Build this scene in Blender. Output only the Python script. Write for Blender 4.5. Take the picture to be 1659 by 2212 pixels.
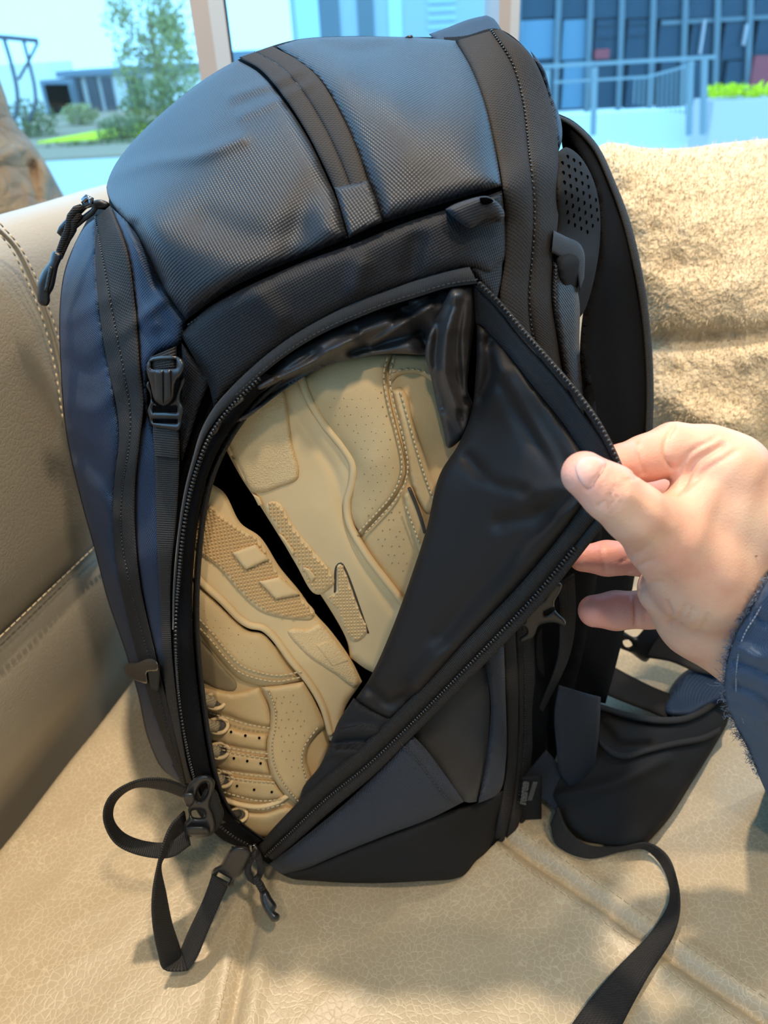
import bpy, bmesh, math, random
import numpy as np
from mathutils import Vector, Matrix
from mathutils.geometry import delaunay_2d_cdt
from mathutils.bvhtree import BVHTree

random.seed(7); RNG = np.random.default_rng(7)
for o in list(bpy.data.objects): bpy.data.objects.remove(o)
SC = bpy.context.scene
COL = SC.collection

# ------------------------------------------------------------------ camera
FPX, CX, CY = 1660.0, 829.5, 1106.0
PITCH, ROLL = math.radians(31.6), math.radians(3.2)
CAM = np.array([0.0, 0.0, 0.5])                       # sofa seat is z = 0
_f = np.array([0, math.cos(PITCH), -math.sin(PITCH)])
_u0 = np.array([0, math.sin(PITCH), math.cos(PITCH)])
_r0 = np.array([1.0, 0, 0])
_R = math.cos(ROLL) * _r0 - math.sin(ROLL) * _u0
_U = math.sin(ROLL) * _r0 + math.cos(ROLL) * _u0
cd = bpy.data.cameras.new('camera'); cam = bpy.data.objects.new('camera', cd); COL.objects.link(cam)
cd.sensor_fit = 'HORIZONTAL'; cd.sensor_width = 26.0; cd.lens = 26.0 * FPX / 1659.0
cd.clip_start = 0.01; cd.clip_end = 500
m = Matrix((( _R[0], _U[0], -_f[0], CAM[0]), (_R[1], _U[1], -_f[1], CAM[1]), (_R[2], _U[2], -_f[2], CAM[2]), (0, 0, 0, 1)))
cam.matrix_world = m
cd.dof.use_dof = True; cd.dof.focus_distance = 0.41; cd.dof.aperture_fstop = 9.5
SC.camera = cam

# ------------------------------------------------------------------ exposure, world, lamps
SC.view_settings.view_transform = 'Standard'; SC.view_settings.look = 'None'
SC.view_settings.gamma = 1.0; SC.view_settings.use_curve_mapping = False
SC.view_settings.exposure = 0.12
w = bpy.data.worlds.new('overcast_sky'); SC.world = w; w.use_nodes = True
bg = w.node_tree.nodes['Background']; bg.inputs[0].default_value = (0.26, 0.60, 1.0, 1); bg.inputs[1].default_value = 3.2

def spot(loc, tgt, power, col=(1, 0.80, 0.58), ang=110, rad=0.035, blend=0.6):
    ld = bpy.data.lights.new('ceiling_downlight', 'SPOT'); lo = bpy.data.objects.new('ceiling_downlight', ld); COL.objects.link(lo)
    ld.energy = power; ld.color = col; ld.spot_size = math.radians(ang); ld.spot_blend = blend; ld.shadow_soft_size = rad
    lo.location = loc; lo.rotation_euler = (Vector(tgt) - Vector(loc)).to_track_quat('-Z', 'Y').to_euler()
WARM = (1.0, 0.82, 0.62)
spot((-0.14, 0.66, 1.86), (-0.05, 0.35, 0), 122, WARM, 120, 0.03)
spot((0.45, -0.35, 1.86), (0.1, 0.3, 0.1), 62, WARM, 120, 0.05)
spot((-0.05, -0.85, 1.86), (0.0, 0.3, 0.1), 36, WARM, 120, 0.05)
spot((1.05, 0.75, 1.86), (0.4, 0.6, 0), 26, WARM, 120, 0.05)

# ------------------------------------------------------------------ geometry helpers
def rays(px, py):
    px = np.asarray(px, float); py = np.asarray(py, float)
    return _f[None, :] + ((px - CX) / FPX)[:, None] * _R[None, :] - ((py - CY) / FPX)[:, None] * _U[None, :]
def atv(px, py, Y):
    """points of the world at forward distance Y seen in the photograph at px, py"""
    d = rays(px, py); return CAM[None, :] + d * (np.asarray(Y, float) / d[:, 1])[:, None]
def at(px, py, Y): return atv([px], [py], [Y])[0]
def gnd(px, py, z=0.0):
    d = rays([px], [py])[0]; return CAM + d * ((z - CAM[2]) / d[2])
def gY(px, py, z=0.0): return gnd(px, py, z)[1]

def tps(pts, reg=1e-5):
    P = np.array(pts, float); xy = P[:, :2] / 1000.0; n = len(P)
    def K(a, b):
        r2 = ((a[:, None, :] - b[None, :, :]) ** 2).sum(-1) + 1e-12
        return 0.5 * r2 * np.log(r2)
    A = np.zeros((n + 3, n + 3)); A[:n, :n] = K(xy, xy) + reg * np.eye(n)
    A[:n, n] = 1; A[:n, n + 1:] = xy; A[n, :n] = 1; A[n + 1:, :n] = xy.T
    s = np.linalg.solve(A, np.concatenate([P[:, 2], np.zeros(3)]))
    def f(px, py):
        q = np.stack([np.asarray(px, float), np.asarray(py, float)], 1) / 1000.0
        return K(q, xy) @ s[:n] + s[n] + q @ s[n + 1:]
    return f

def crs(pts, closed=False, step=8.0, dim=None):
    """Catmull-Rom through points (any dimension); step in units of the first two/three coords"""
    P = np.array(pts, float); n = len(P); out = []
    d = dim or P.shape[1]
    segs = n if closed else n - 1
    for i in range(segs):
        p1, p2 = P[i], P[(i + 1) % n]
        if closed: p0, p3 = P[(i - 1) % n], P[(i + 2) % n]
        else:
            p0 = P[i - 1] if i > 0 else 2 * p1 - p2
            p3 = P[i + 2] if i + 2 < n else 2 * p2 - p1
        # centripetal knots: keeps the curve from overshooting
        def kn(a, b): return max(np.linalg.norm((b - a)[:d]) ** 0.5, 1e-6)
        t0 = 0; t1 = t0 + kn(p0, p1); t2 = t1 + kn(p1, p2); t3 = t2 + kn(p2, p3)
        k = max(1, int(round(np.linalg.norm((p2 - p1)[:d]) / step)))
        for j in range(k):
            t = t1 + (t2 - t1) * j / k
            A1 = (t1 - t) / (t1 - t0) * p0 + (t - t0) / (t1 - t0) * p1
            A2 = (t2 - t) / (t2 - t1) * p1 + (t - t1) / (t2 - t1) * p2
            A3 = (t3 - t) / (t3 - t2) * p2 + (t - t2) / (t3 - t2) * p3
            B1 = (t2 - t) / (t2 - t0) * A1 + (t - t0) / (t2 - t0) * A2
            B2 = (t3 - t) / (t3 - t1) * A2 + (t - t1) / (t3 - t1) * A3
            out.append((t2 - t) / (t2 - t1) * B1 + (t - t1) / (t2 - t1) * B2)
    if not closed: out.append(P[-1])
    return np.array(out)

def resamp(c, n, dim=None):
    c = np.asarray(c, float); d = dim or c.shape[1]
    L = np.concatenate([[0], np.cumsum(np.linalg.norm(np.diff(c[:, :d], axis=0), axis=1))])
    t = np.linspace(0, L[-1], n)
    return np.stack([np.interp(t, L, c[:, k]) for k in range(c.shape[1])], 1)

def outline_curve(pts, step):
    """closed outline; a point given with a trailing 'c' is a corner"""
    xy = [(p[0], p[1]) for p in pts]; cor = [i for i, p in enumerate(pts) if p[-1] == 'c']
    if not cor: return crs(xy, True, step)
    res = []
    for a, i in enumerate(cor):
        j = cor[(a + 1) % len(cor)]
        run = [xy[i]]; k = i
        while True:
            k = (k + 1) % len(xy); run.append(xy[k])
            if k == j: break
        res.extend(crs(run, False, step)[:-1])
    return np.array(res)

def segdist(q, poly, closed=True):
    q = np.asarray(q, float); a = np.asarray(poly, float); b = np.roll(a, -1, 0) if closed else a[1:]
    if not closed: a = a[:-1]
    best = np.full(len(q), 1e9)
    for s in range(0, len(q), 4000):
        qq = q[s:s + 4000, None, :]; ab = (b - a)[None]; ap = qq - a[None]
        t = np.clip((ap * ab).sum(-1) / np.maximum((ab * ab).sum(-1), 1e-9), 0, 1)
        best[s:s + 4000] = np.sqrt(((ap - t[..., None] * ab) ** 2).sum(-1)).min(1)
    return best
def inside(q, poly):
    q = np.asarray(q, float); x, y = q[:, 0], q[:, 1]; a = np.asarray(poly, float); r = np.zeros(len(q), bool)
    b = np.roll(a, -1, 0)
    for (x1, y1), (x2, y2) in zip(a, b):
        if y1 == y2: continue
        c = ((y1 > y) != (y2 > y)) & (x < (x2 - x1) * (y - y1) / (y2 - y1) + x1); r ^= c
    return r

def link(name, verts, faces, mat, parent=None, uv=None, smooth=True, kind=None):
    me = bpy.data.meshes.new(name); me.from_pydata([tuple(map(float, v)) for v in verts], [], [tuple(int(i) for i in f) for f in faces])
    if uv is not None:
        l = me.uv_layers.new(name='uv'); li = np.empty(len(me.loops), np.int32); me.loops.foreach_get('vertex_index', li)
        l.data.foreach_set('uv', np.asarray(uv, np.float32)[li].ravel())
    if smooth: me.polygons.foreach_set('use_smooth', np.ones(len(me.polygons), bool))
    me.materials.append(mat); me.update()
    o = bpy.data.objects.new(name, me); COL.objects.link(o)
    if parent is not None:
        o.parent = parent
        if parent.type == 'EMPTY': o.matrix_parent_inverse = Matrix.Translation(-parent.location)
    if kind: o['kind'] = kind
    return o
def thing(name, loc, label, cat, group=None):
    o = bpy.data.objects.new(name, None); COL.objects.link(o); o.location = loc; o.empty_display_size = 0.05
    tag(o, label, cat, group); return o
def tag(o, label, cat, group=None):
    o['label'] = label; o['category'] = cat
    if group: o['group'] = group
    return o

AX = (np.array([1.0, 0, 0]), np.array([0, 0.35, 0.95]))       # default fabric axes
def rotax(a, ax=AX):
    c, s = math.cos(math.radians(a)), math.sin(math.radians(a)); return (ax[0] * c + ax[1] * s, ax[1] * c - ax[0] * s)

def patch(name, outline, mat, parent, Y, off=0.0, step=10, puff=0.0, pr=30, rim=0.004, back=None, holes=(), ax=AX,
          smooth=True, zmin=None, kind=None, lip=0.0, noise=None):
    """panel with the given outline lying on surface Y; puffed up from its edge, with a rim, or closed behind by rings `back`"""
    oc = outline_curve(outline, step); hs = [outline_curve(h, step) for h in holes]
    x0, y0 = oc.min(0); x1, y1 = oc.max(0)
    gx, gy = np.meshgrid(np.arange(x0, x1 + step, step), np.arange(y0, y1 + step, step * 0.87))
    gx = gx + (np.arange(gx.shape[0]) % 2)[:, None] * step * 0.5
    q = np.stack([gx.ravel(), gy.ravel()], 1); q = q[inside(q, oc)]
    if len(q): q = q[segdist(q, oc) > step * 0.55]
    for h in hs:
        if len(q): q = q[~inside(q, h)]
        if len(q): q = q[segdist(q, h) > step * 0.55]
    vs = [tuple(p) for p in oc]; ed = [(i, (i + 1) % len(oc)) for i in range(len(oc))]
    for h in hs:
        b = len(vs); vs += [tuple(p) for p in h]; ed += [(b + i, b + (i + 1) % len(h)) for i in range(len(h))]
    vs += [tuple(p) for p in q]
    r = delaunay_2d_cdt([Vector((x, -y)) for x, y in vs], ed, [], 4 if hs else 1, 1e-4)
    P = np.array([(v.x, -v.y) for v in r[0]]); Fc = [tuple(f) for f in r[2]]
    if hs:
        cc = np.array([P[list(f)].mean(0) for f in Fc]); kill = np.zeros(len(Fc), bool)
        for h in hs: kill |= inside(cc, h)
        Fc = [f for f, k in zip(Fc, kill) if not k]
    d = segdist(P, oc)
    for h in hs: d = np.minimum(d, segdist(P, h))
    yy = Y(P[:, 0], P[:, 1]) - off
    if puff: s = 1 - np.clip(d / pr, 0, 1); yy = yy - puff * np.sqrt(np.maximum(0, 1 - s * s))
    if lip: yy = yy - lip * np.exp(-(d / (step * 0.8)) ** 2)
    if noise: yy = yy + noise(P[:, 0], P[:, 1])
    V = atv(P[:, 0], P[:, 1], yy)
    if zmin is not None: V[:, 2] = np.maximum(V[:, 2], zmin)
    n0 = len(V); V = list(V)
    ec = {}
    for f in Fc:
        for i in range(len(f)):
            a, b = f[i], f[(i + 1) % len(f)]; ec[(a, b)] = 1
    bd = [(a, b) for (a, b) in ec if (b, a) not in ec]
    rings = back if back else ([(rim, 0.0)] if rim else [])
    F2 = list(Fc); hb = []
    if back and hs:                                       # an opening only gets a thin edge
        mid = np.array([(P[a] + P[b]) / 2 for a, b in bd]); dh = np.min([segdist(mid, h) for h in hs], 0); hb = [e for e, k in zip(bd, dh) if k < 0.5]; bd = [e for e, k in zip(bd, dh) if k >= 0.5]
        mp = {}
        for e in hb:
            for a in e:
                if a not in mp: mp[a] = len(V); V.append(at(P[a][0], P[a][1], yy[a] + 0.004))
        F2 += [(b, a, mp[a], mp[b]) for a, b in hb]
    prev = {a: a for a, b in bd}
    for a, b in bd: prev[b] = b
    cen = P.mean(0)
    for dy, sh in rings:
        cur = {}
        for a in prev:
            p = P[a] + (cen - P[a]) * sh; w_ = at(p[0], p[1], yy[a] + dy)
            if zmin is not None: w_[2] = max(w_[2], zmin)
            cur[a] = len(V); V.append(w_)
        for a, b in bd: F2.append((prev[b], prev[a], cur[a], cur[b]))
        prev = cur
    if back:                                              # close behind: fan
        c = len(V); V.append(np.mean([V[prev[a]] for a in prev], 0))
        for a, b in bd: F2.append((prev[b], prev[a], c))
    V = np.array(V)
    uv = np.stack([V @ ax[0], V @ ax[1]], 1)
    return link(name, V, F2, mat, parent, uv, smooth, kind)

def strip(name, A, B, mat, parent, Y, off=0.0, n=None, m=8, puff=0.0, rim=0.004, step=9, wav=None, dip=0.0):
    """band between two photograph polylines, lying on surface Y"""
    a = crs([p[:2] for p in A], False, 4); b = crs([p[:2] for p in B], False, 4)
    L = max(np.linalg.norm(np.diff(a, axis=0), axis=1).sum(), np.linalg.norm(np.diff(b, axis=0), axis=1).sum())
    n = n or max(4, int(L / step)); a = resamp(a, n); b = resamp(b, n)
    t = np.linspace(0, 1, m + 1)
    P = a[:, None, :] * (1 - t)[None, :, None] + b[:, None, :] * t[None, :, None]
    px, py = P[..., 0].ravel(), P[..., 1].ravel()
    yy = Y(px, py) - off - puff * np.tile(np.sqrt(np.maximum(0, 1 - (2 * t - 1) ** 2)), n) + dip * np.tile(np.exp(-((t - 0.5) / 0.12) ** 2), n)
    if wav: yy = yy + wav(px, py)
    V = atv(px, py, yy).reshape(n, m + 1, 3)
    if rim:
        e0 = atv(P[:, 0, 0], P[:, 0, 1], yy.reshape(n, m + 1)[:, 0] + rim)[:, None]; e1 = atv(P[:, -1, 0], P[:, -1, 1], yy.reshape(n, m + 1)[:, -1] + rim)[:, None]
        V = np.concatenate([e0, V, e1], 1)
    return grid(name, V, mat, parent)
def grid(name, V, mat, parent, cyc=False, kind=None, flip=False, smooth=True):
    n, k = V.shape[:2]
    wu = np.concatenate([[0], np.cumsum(np.linalg.norm(np.diff(V, axis=1), axis=2).mean(0))])
    wv = np.concatenate([[0], np.cumsum(np.linalg.norm(np.diff(V, axis=0), axis=2).mean(1))])
    uv = np.stack(np.meshgrid(wu, wv), -1).reshape(-1, 2)
    F = []
    for i in range(n - 1):
        for j in range(k if cyc else k - 1):
            j2 = (j + 1) % k; q = (i * k + j, (i + 1) * k + j, (i + 1) * k + j2, i * k + j2); F.append(q[::-1] if flip else q)
    return link(name, V.reshape(-1, 3), F, mat, parent, uv, smooth, kind)

def ribbon(name, A, B, mat, parent, th=0.0014, step=0.004, m=6, bow=0.0, zmin=None):
    """webbing between two 3-D edges (same number of points)"""
    AB = np.concatenate([np.array(A, float), np.array(B, float)], 1)
    c = crs(AB, False, step, 6); a, b = c[:, :3], c[:, 3:]
    t = np.linspace(0, 1, m + 1)
    V = a[:, None] * (1 - t)[None, :, None] + b[:, None] * t[None, :, None]
    T = np.gradient(V.mean(1), axis=0); Wd = b - a
    N = np.cross(T, Wd); N /= np.maximum(np.linalg.norm(N, axis=1, keepdims=True), 1e-9)
    if bow: V = V + N[:, None] * (bow * (1 - (2 * t - 1) ** 2))[None, :, None]
    top = V + N[:, None] * th / 2; bot = V - N[:, None] * th / 2
    loop = np.concatenate([top, bot[:, ::-1]], 1)
    if zmin is not None: loop[..., 2] = np.maximum(loop[..., 2], zmin)
    n, k = loop.shape[:2]
    ww = float(np.linalg.norm(Wd, axis=1).mean()); wu = np.concatenate([t * ww, ww - t * ww])
    wv = np.concatenate([[0], np.cumsum(np.linalg.norm(np.diff(V.mean(1), axis=0), axis=1))])
    uv = np.stack(np.meshgrid(wu, wv), -1).reshape(-1, 2); F = []
    for i in range(n - 1):
        for j in range(k): j2 = (j + 1) % k; F.append((i * k + j, i * k + j2, (i + 1) * k + j2, (i + 1) * k + j))
    F.append(tuple(range(k))[::-1]); F.append(tuple((n - 1) * k + j for j in range(k)))
    return link(name, loop.reshape(-1, 3), F, mat, parent, uv)
def px3(pts): return [at(*p) for p in pts]

class MB:
    def __init__(s): s.v = []; s.f = []; s.u = []
    def add(s, V, F):
        b = len(s.v); s.v += [tuple(x) for x in V]; s.f += [tuple(i + b for i in f) for f in F]
    def box(s, c, h, R=None):
        c = np.array(c, float); V = np.array([(x, y, z) for x in (-1, 1) for y in (-1, 1) for z in (-1, 1)], float) * np.array(h)
        if R is not None: V = V @ np.array(R)
        s.add(V + c, [(0, 1, 3, 2), (4, 6, 7, 5), (0, 4, 5, 1), (2, 3, 7, 6), (0, 2, 6, 4), (1, 5, 7, 3)])
    def beam(s, a, b, w, h, up=(0, 0, 1)):
        a = np.array(a, float); b = np.array(b, float); t = b - a; L = np.linalg.norm(t); t = t / L
        sd = np.cross(t, up); sd /= max(np.linalg.norm(sd), 1e-9); n = np.cross(sd, t)
        s.box((a + b) / 2, (L / 2, w / 2, h / 2), [t, sd, n])
    def ball(s, c, r, R=None, n=6, k=4):
        V = [(0, 0, 1)]
        for i in range(1, k):
            for j in range(n): th = math.pi * i / k; ph = 2 * math.pi * j / n; V.append((math.sin(th) * math.cos(ph), math.sin(th) * math.sin(ph), math.cos(th)))
        V.append((0, 0, -1)); V = np.array(V) * np.array(r)
        if R is not None: V = V @ np.array(R)
        F = [(0, 1 + j, 1 + (j + 1) % n) for j in range(n)]
        for i in range(k - 2):
            for j in range(n): a = 1 + i * n; F.append((a + j, a + n + j, a + n + (j + 1) % n, a + (j + 1) % n))
        e = len(V) - 1; a = 1 + (k - 2) * n; F += [(e, a + (j + 1) % n, a + j) for j in range(n)]
        s.add(V + np.array(c, float), F)
    def tube(s, pts, r, n=8, cap=True):
        P = np.array(pts, float); T = np.gradient(P, axis=0); T /= np.maximum(np.linalg.norm(T, axis=1, keepdims=True), 1e-9)
        r = np.broadcast_to(np.asarray(r, float), (len(P),)); nn = np.cross(T[0], [0.3, 0.5, 0.81]); nn /= np.linalg.norm(nn)
        V = []; F = []
        for i in range(len(P)):
            nn = nn - T[i] * (nn @ T[i]); nn /= max(np.linalg.norm(nn), 1e-9); b = np.cross(T[i], nn)
            for j in range(n): a = 2 * math.pi * j / n; V.append(P[i] + r[i] * (math.cos(a) * nn + math.sin(a) * b))
        for i in range(len(P) - 1):
            for j in range(n): F.append((i * n + j, i * n + (j + 1) % n, (i + 1) * n + (j + 1) % n, (i + 1) * n + j))
        if cap: F += [tuple(range(n))[::-1], tuple((len(P) - 1) * n + j for j in range(n))]
        s.add(V, F)
    def build(s, name, mat, parent=None, smooth=True, kind=None): 
        v = np.array(s.v); return link(name, v, s.f, mat, parent, np.stack([v[:, 0], v[:, 2]], 1), smooth, kind)
def tube(name, pts, r, mat, parent, step=0.004, n=8):
    b = MB(); b.tube(crs(pts, False, step), r, n); return b.build(name, mat, parent)
def tangents(P):
    T = np.gradient(P, axis=0); return T / np.maximum(np.linalg.norm(T, axis=1, keepdims=True), 1e-12)
def frame(t, toward):
    n = toward - t * (toward @ t); n /= max(np.linalg.norm(n), 1e-9); return np.array([t, np.cross(n, t), n])
def chain(name, P, spacing, size, mat, parent, ball=True, zig=0.0, gap=None, kind='stuff'):
    """row of small teeth / stitches along a 3-D polyline"""
    L = np.linalg.norm(np.diff(P, axis=0), axis=1).sum(); Q = resamp(P, max(2, int(L / spacing))); T = tangents(Q); b = MB()
    for i in range(len(Q)):
        R = frame(T[i], CAM - Q[i]); c = Q[i] + R[1] * zig * (1 if i % 2 else -1)
        if ball: b.ball(c, size, R, 6, 4)
        else: b.box(c, size, R)
    return b.build(name, mat, parent, True, kind)
def on(Y, pts, off=0.0, step=6):
    c = crs([p[:2] for p in pts], False, step); return atv(c[:, 0], c[:, 1], Y(c[:, 0], c[:, 1]) - off)
def stitch(name, Y, pts, mat, parent, off=0.0006, sp=0.0027, ln=0.00095, wd=0.00035, tilt=0.0):
    return chain(name, on(Y, pts, off), sp, (ln, wd, 0.0003), mat, parent, False, 0.0)
def wnoise(sc, amp, seed=0, ang=0.0, asp=1.0):
    r = np.random.default_rng(seed); k = r.normal(0, 1, (14, 2)); ph = r.uniform(0, 6.28, 14); c, s_ = math.cos(math.radians(ang)), math.sin(math.radians(ang))
    def f(px, py):
        u = (px * c + py * s_) / sc; v = (-px * s_ + py * c) / (sc * asp); a = 0
        for (kx, ky), p in zip(k, ph): a = a + np.sin(kx * u + ky * v + p)
        return amp * a / 3.7
    return f
def plus(*fs): return lambda px, py: sum(f(px, py) for f in fs)
def ridge(pts, amp, wid):
    c = crs(pts, False, 8)
    return lambda px, py: -amp * np.exp(-(segdist(np.stack([px, py], 1), c, False) / wid) ** 2)
# ------------------------------------------------------------------ materials
def nd(t, ty, **k):
    n = t.nodes.new(ty)
    for a, b in k.items(): setattr(n, a, b)
    return n
def base(name, col, rough=0.6, spec=0.5, metal=0.0, sheen=0.0, sss=0.0):
    mt = bpy.data.materials.new(name); mt.use_nodes = True; t = mt.node_tree; b = t.nodes['Principled BSDF']
    b.inputs['Base Color'].default_value = (*col, 1); b.inputs['Roughness'].default_value = rough
    b.inputs['Specular IOR Level'].default_value = spec; b.inputs['Metallic'].default_value = metal
    if sheen: b.inputs['Sheen Weight'].default_value = sheen; b.inputs['Sheen Roughness'].default_value = 0.4
    if sss:
        b.inputs['Subsurface Weight'].default_value = sss; b.inputs['Subsurface Radius'].default_value = (0.008, 0.003, 0.0015); b.inputs['Subsurface Scale'].default_value = 0.6
    return mt, t, b
def mth(t, op, a, b=None, c=None):
    n = nd(t, 'ShaderNodeMath', operation=op)
    for i, x in enumerate((a, b, c)):
        if x is None: continue
        if isinstance(x, (int, float)): n.inputs[i].default_value = x
        else: t.links.new(x, n.inputs[i])
    return n.outputs[0]
def uvs(t):
    u = nd(t, 'ShaderNodeUVMap'); s = nd(t, 'ShaderNodeSeparateXYZ'); t.links.new(u.outputs[0], s.inputs[0]); return u.outputs[0], s.outputs[0], s.outputs[1]
def bump(t, b, h, dist, strength=1.0, prev=None):
    n = nd(t, 'ShaderNodeBump'); n.inputs['Distance'].default_value = dist; n.inputs['Strength'].default_value = strength
    t.links.new(h, n.inputs['Height'])
    if prev is not None: t.links.new(prev, n.inputs['Normal'])
    t.links.new(n.outputs[0], b.inputs['Normal']); return n.outputs[0]
def mixc(t, fac, a, bcol):
    n = nd(t, 'ShaderNodeMix', data_type='RGBA'); t.links.new(fac, n.inputs[0]) if not isinstance(fac, float) else setattr(n.inputs[0], 'default_value', fac)
    n.inputs[6].default_value = (*a, 1); n.inputs[7].default_value = (*bcol, 1); return n.outputs[2]
def noise(t, vec, scale, detail=3, rough=0.5):
    n = nd(t, 'ShaderNodeTexNoise'); n.inputs['Scale'].default_value = scale; n.inputs['Detail'].default_value = detail; n.inputs['Roughness'].default_value = rough
    if vec is not None: t.links.new(vec, n.inputs['Vector'])
    return n.outputs[0]
def obj_vec(t): return nd(t, 'ShaderNodeNewGeometry').outputs['Position']

def weave(name, lo, hi, pitch=0.0017, rough=0.55, dist=0.0004, aspect=1.0, sheen=0.15, spec=0.5):
    mt, t, b = base(name, hi, rough, spec, 0, sheen); _, u, v = uvs(t)
    k = 2 * math.pi / pitch
    su = mth(t, 'SINE', mth(t, 'MULTIPLY', u, k)); sv = mth(t, 'SINE', mth(t, 'MULTIPLY', v, k * aspect))
    h = mth(t, 'MULTIPLY_ADD', mth(t, 'MULTIPLY', su, sv), 0.5, 0.5)
    t.links.new(mixc(t, h, lo, hi), b.inputs['Base Color']); bump(t, b, h, dist); return mt
def ribbed(name, lo, hi, pitch=0.0011, cross=0.0016, rough=0.6, dist=0.0003, mixw=0.6, sheen=0.1):
    mt, t, b = base(name, hi, rough, 0.2, 0, sheen * 0.3); _, u, v = uvs(t)
    sv = mth(t, 'SINE', mth(t, 'MULTIPLY', v, 2 * math.pi / pitch)); su = mth(t, 'SINE', mth(t, 'MULTIPLY', u, 2 * math.pi / cross))
    h = mth(t, 'MULTIPLY_ADD', mth(t, 'ADD', mth(t, 'MULTIPLY', sv, mixw), mth(t, 'MULTIPLY', mth(t, 'MULTIPLY', su, sv), 1 - mixw)), 0.5, 0.5)
    t.links.new(mixc(t, h, lo, hi), b.inputs['Base Color']); bump(t, b, h, dist); return mt
def tape_mat(name, lo, hi, dist=0.0003):
    """zipper tape: knitted, with rows of dents across"""
    mt, t, b = base(name, hi, 0.8, 0.14, 0, 0.0); uv, u, v = uvs(t)
    sv = mth(t, 'SINE', mth(t, 'MULTIPLY', v, 2 * math.pi / 0.0019)); su = mth(t, 'SINE', mth(t, 'MULTIPLY', u, 2 * math.pi / 0.0034))
    h = mth(t, 'MULTIPLY_ADD', mth(t, 'MULTIPLY', sv, su), 0.35, 0.5); n = noise(t, uv, 1500, 1)
    h2 = mth(t, 'ADD', h, mth(t, 'MULTIPLY', n, 0.6))
    t.links.new(mixc(t, h2, lo, hi), b.inputs['Base Color']); bump(t, b, h2, dist); return mt
def plain(name, col, rough=0.5, spec=0.5, metal=0.0, nscale=0, ndist=0.0002, var=0.0, sheen=0.0, sss=0.0, detail=3):
    mt, t, b = base(name, col, rough, spec, metal, sheen, sss); p = obj_vec(t)
    if nscale: n = noise(t, p, nscale, detail); bump(t, b, n, ndist)
    if var:
        n2 = noise(t, p, 60, 4); lo = tuple(c * (1 - var) for c in col); hi = tuple(min(1, c * (1 + var)) for c in col)
        t.links.new(mixc(t, n2, lo, hi), b.inputs['Base Color'])
    return mt
def leather(name, lo, hi, scale, dist, rough=0.38, big=9, vein=0.0, vcol=None):
    """pebbled hide; `vein` mixes over it a paler net of worn creases, their gloss as colour"""
    mt, t, b = base(name, hi, rough, 0.5); p = obj_vec(t)
    w_ = nd(t, 'ShaderNodeVectorMath', operation='MULTIPLY_ADD'); nn = nd(t, 'ShaderNodeTexNoise'); nn.inputs['Scale'].default_value = scale * 0.3; nn.inputs['Detail'].default_value = 2
    t.links.new(p, nn.inputs['Vector']); t.links.new(nn.outputs['Color'], w_.inputs[0]); w_.inputs[1].default_value = (2.0 / scale,) * 3; t.links.new(p, w_.inputs[2])
    vo = nd(t, 'ShaderNodeTexVoronoi', feature='DISTANCE_TO_EDGE'); vo.inputs['Scale'].default_value = scale; t.links.new(w_.outputs[0], vo.inputs['Vector'])
    e = mth(t, 'MINIMUM', mth(t, 'MULTIPLY', vo.outputs['Distance'], 3.2), 1.0)
    n2 = noise(t, p, big, 4)
    h = mth(t, 'ADD', mth(t, 'SMOOTH_MIN', e, 0.45, 0.5), mth(t, 'MULTIPLY', noise(t, p, scale * 4, 2), 0.45))
    col = mixc(t, n2, lo, hi)
    if vein:
        line = mth(t, 'SUBTRACT', 1.0, mth(t, 'MINIMUM', mth(t, 'MULTIPLY', vo.outputs['Distance'], 13.0), 1.0))  # worn creases drawn paler, with their gloss put into the colour
        fade = mth(t, 'MULTIPLY', mth(t, 'MULTIPLY', line, noise(t, p, 28, 2)), vein)
        n = nd(t, 'ShaderNodeMix', data_type='RGBA'); t.links.new(fade, n.inputs[0]); t.links.new(col, n.inputs[6]); n.inputs[7].default_value = (*vcol, 1); col = n.outputs[2]
    t.links.new(col, b.inputs['Base Color'])
    bump(t, b, h, dist); return mt
M = {}
M['lid'] = weave('navy_ballistic_nylon', (0.003, 0.0035, 0.005), (0.016, 0.0185, 0.025), 0.0019, 0.46, 0.0003, 1.0, 0.04, 0.35)
M['band'] = weave('navy_side_nylon', (0.004, 0.0045, 0.006), (0.017, 0.018, 0.022), 0.0017, 0.6, 0.0003, 1.0, 0.02, 0.2)
M['front'] = weave('navy_fine_nylon_skylit', (0.006, 0.012, 0.025), (0.020, 0.042, 0.086), 0.0016, 0.55, 0.00022, 1.0, 0.03, 0.18)  # navy cloth, base made bluer to hold the window's skylight
M['pocket'] = weave('blue_grey_stretch_weave', (0.011, 0.013, 0.018), (0.048, 0.055, 0.070), 0.0015, 0.6, 0.0003, 1.0, 0.05, 0.25)
M['inner'] = weave('brown_grey_weave', (0.010, 0.010, 0.011), (0.036, 0.035, 0.035), 0.0013, 0.65, 0.0003)
M['black'] = weave('black_nylon', (0.002, 0.002, 0.0025), (0.009, 0.009, 0.010), 0.0014, 0.8, 0.0003, 1.0, 0.0, 0.08)
M['tape'] = tape_mat('zipper_tape', (0.005, 0.0046, 0.0044), (0.036, 0.0325, 0.0305))
M['flaptape'] = weave('storm_flap_knit', (0.010, 0.011, 0.013), (0.034, 0.036, 0.040), 0.0011, 0.85, 0.0002)
M['web'] = ribbed('webbing_black', (0.003, 0.003, 0.003), (0.040, 0.037, 0.035), 0.0012, 0.0017, 0.65, 0.00045)
M['webblue'] = ribbed('webbing_navy', (0.006, 0.008, 0.012), (0.032, 0.038, 0.050))
M['satin'] = plain('satin_lining', (0.016, 0.0142, 0.014), 0.52, 0.22, 0, 2500, 0.00004)
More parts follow.
